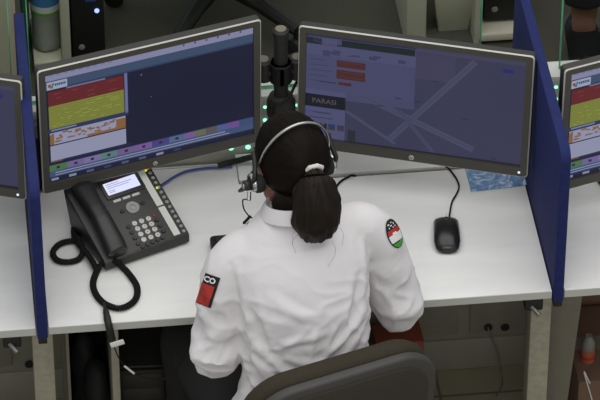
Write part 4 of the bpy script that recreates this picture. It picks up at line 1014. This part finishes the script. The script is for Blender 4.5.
for s_ in (-1, 1):
    hp, kn, an = V((.085*s_, 0, .86)), V((.088*s_, -.02, .48)), V((.08*s_, 0, .09))
    if s_ < 0: an = V((1.594, 1.87, .09))-Q; kn = V((1.585, 1.87, .48))-Q
    limb(b, [hp+V((0, 0, .04)), hp, hp.lerp(kn, .5), kn, kn.lerp(an, .72)], [.085, .096, .084, .068, .064])
me = remesh(b, 'trousers', .009, 3, M['trous']); link('trousers', me, p2_)
b = MB(); b.loft(ell_secs([(V((0, 0, z)), X*rx, Y*ry) for z, rx, ry in ((.93, .172, .122), (1.05, .156, .114), (1.2, .172, .122), (1.34, .185, .112), (1.4, .128, .082), (1.43, .066, .06))]), 20)
for s_ in (-1, 1):
    sh_, el, wr = V((.165*s_, 0, 1.36)), V((.225*s_, .02, 1.09)), V((.24*s_, -.05, .85))
    limb(b, [sh_-X*.07*s_, sh_, sh_.lerp(el, .5), el, el.lerp(wr, .4), wr+V((0, 0, .03))], [.055, .061, .054, .049, .046, .037])
me = remesh(b, 'shirt', .008, 3, M['shirt']); link('shirt', me, p2_)
b = MB(); b.ell(HB-Q+Fb@V((0, -.01, .026)), (.081, .1, .104), Fb, u=32, v=20)
for f in [f for f in b.bm.faces if (lambda c: (c.y > .045 and c.z < .07) or c.z < -.04)(Fb.transposed()@(f.calc_center_median()-(HB-Q)))]: b.bm.faces.remove(f)
bmesh.ops.solidify(b.bm, geom=b.bm.faces[:], thickness=.006); b.build('hair', M['hair'], p2_, 80)
for s_, g in ((-1, V((1.594, 1.87, 0))-Q), (1, V((.08, 0, 0)))):
    b = MB(); b.loft(ell_secs([(g+V((0, .085, .055)), X*.03, Z*.04), (g+V((0, .055, .062)), X*.045, Z*.052), (g+V((0, -.03, .06)), X*.05, Z*.05), (g+V((0, -.12, .048)), X*.054, Z*.038), (g+V((0, -.2, .034)), X*.034, Z*.022)]), 18)
    so_ = b.build('shoe', M['shoe'], p2_, 60)
    MB().prism([(.0, .075), (.03, .06), (.044, -.03), (.05, -.12), (.03, -.19), (-.03, -.19), (-.05, -.12), (-.044, -.03), (-.03, .06)], lambda p, k: g+V((p[0], p[1], .026*k)), bev=.003).build('sole', M['sole'], so_)

# ------------------------------------------------------------------ light
def area(name, loc, size, power, col=(1, 1, 1), tgt=None):
    l = bpy.data.lights.new(name, 'AREA'); l.shape = 'RECTANGLE'; l.size, l.size_y = size; l.energy = power; l.color = col
    o = bpy.data.objects.new(name, l); COL.objects.link(o); o.location = loc
    d = (V(tgt) if tgt else V((loc[0], loc[1], 0)))-V(loc); o.rotation_euler = d.to_track_quat('-Z', 'Y').to_euler(); return o
area('ceiling_light', (.8, .05, 4.4), (4.4, 4.4), 98, (1, .985, .955))
area('front_fill', (.4, -5.2, 3.9), (3.2, 1.6), 62, (1, .98, .94), (.6, .2, .7))  # soft fill added for camera-side windows, lifts divider face and under-desk floor
area('ceiling_light', (1.1, 3.8, 5.2), (3., 2.), 26, (1, .97, .9))
w = bpy.data.worlds.new('world'); S.world = w; w.use_nodes = True
w.node_tree.nodes['Background'].inputs[0].default_value = (.93, .96, 1, 1); w.node_tree.nodes['Background'].inputs[1].default_value = .5
S.view_settings.view_transform = 'Standard'; S.view_settings.look = 'None'; S.view_settings.exposure = 0; S.view_settings.gamma = 1; S.view_settings.use_curve_mapping = False
S.cycles.use_denoising = True; S.cycles.max_bounces = 8; S.cycles.transparent_max_bounces = 12
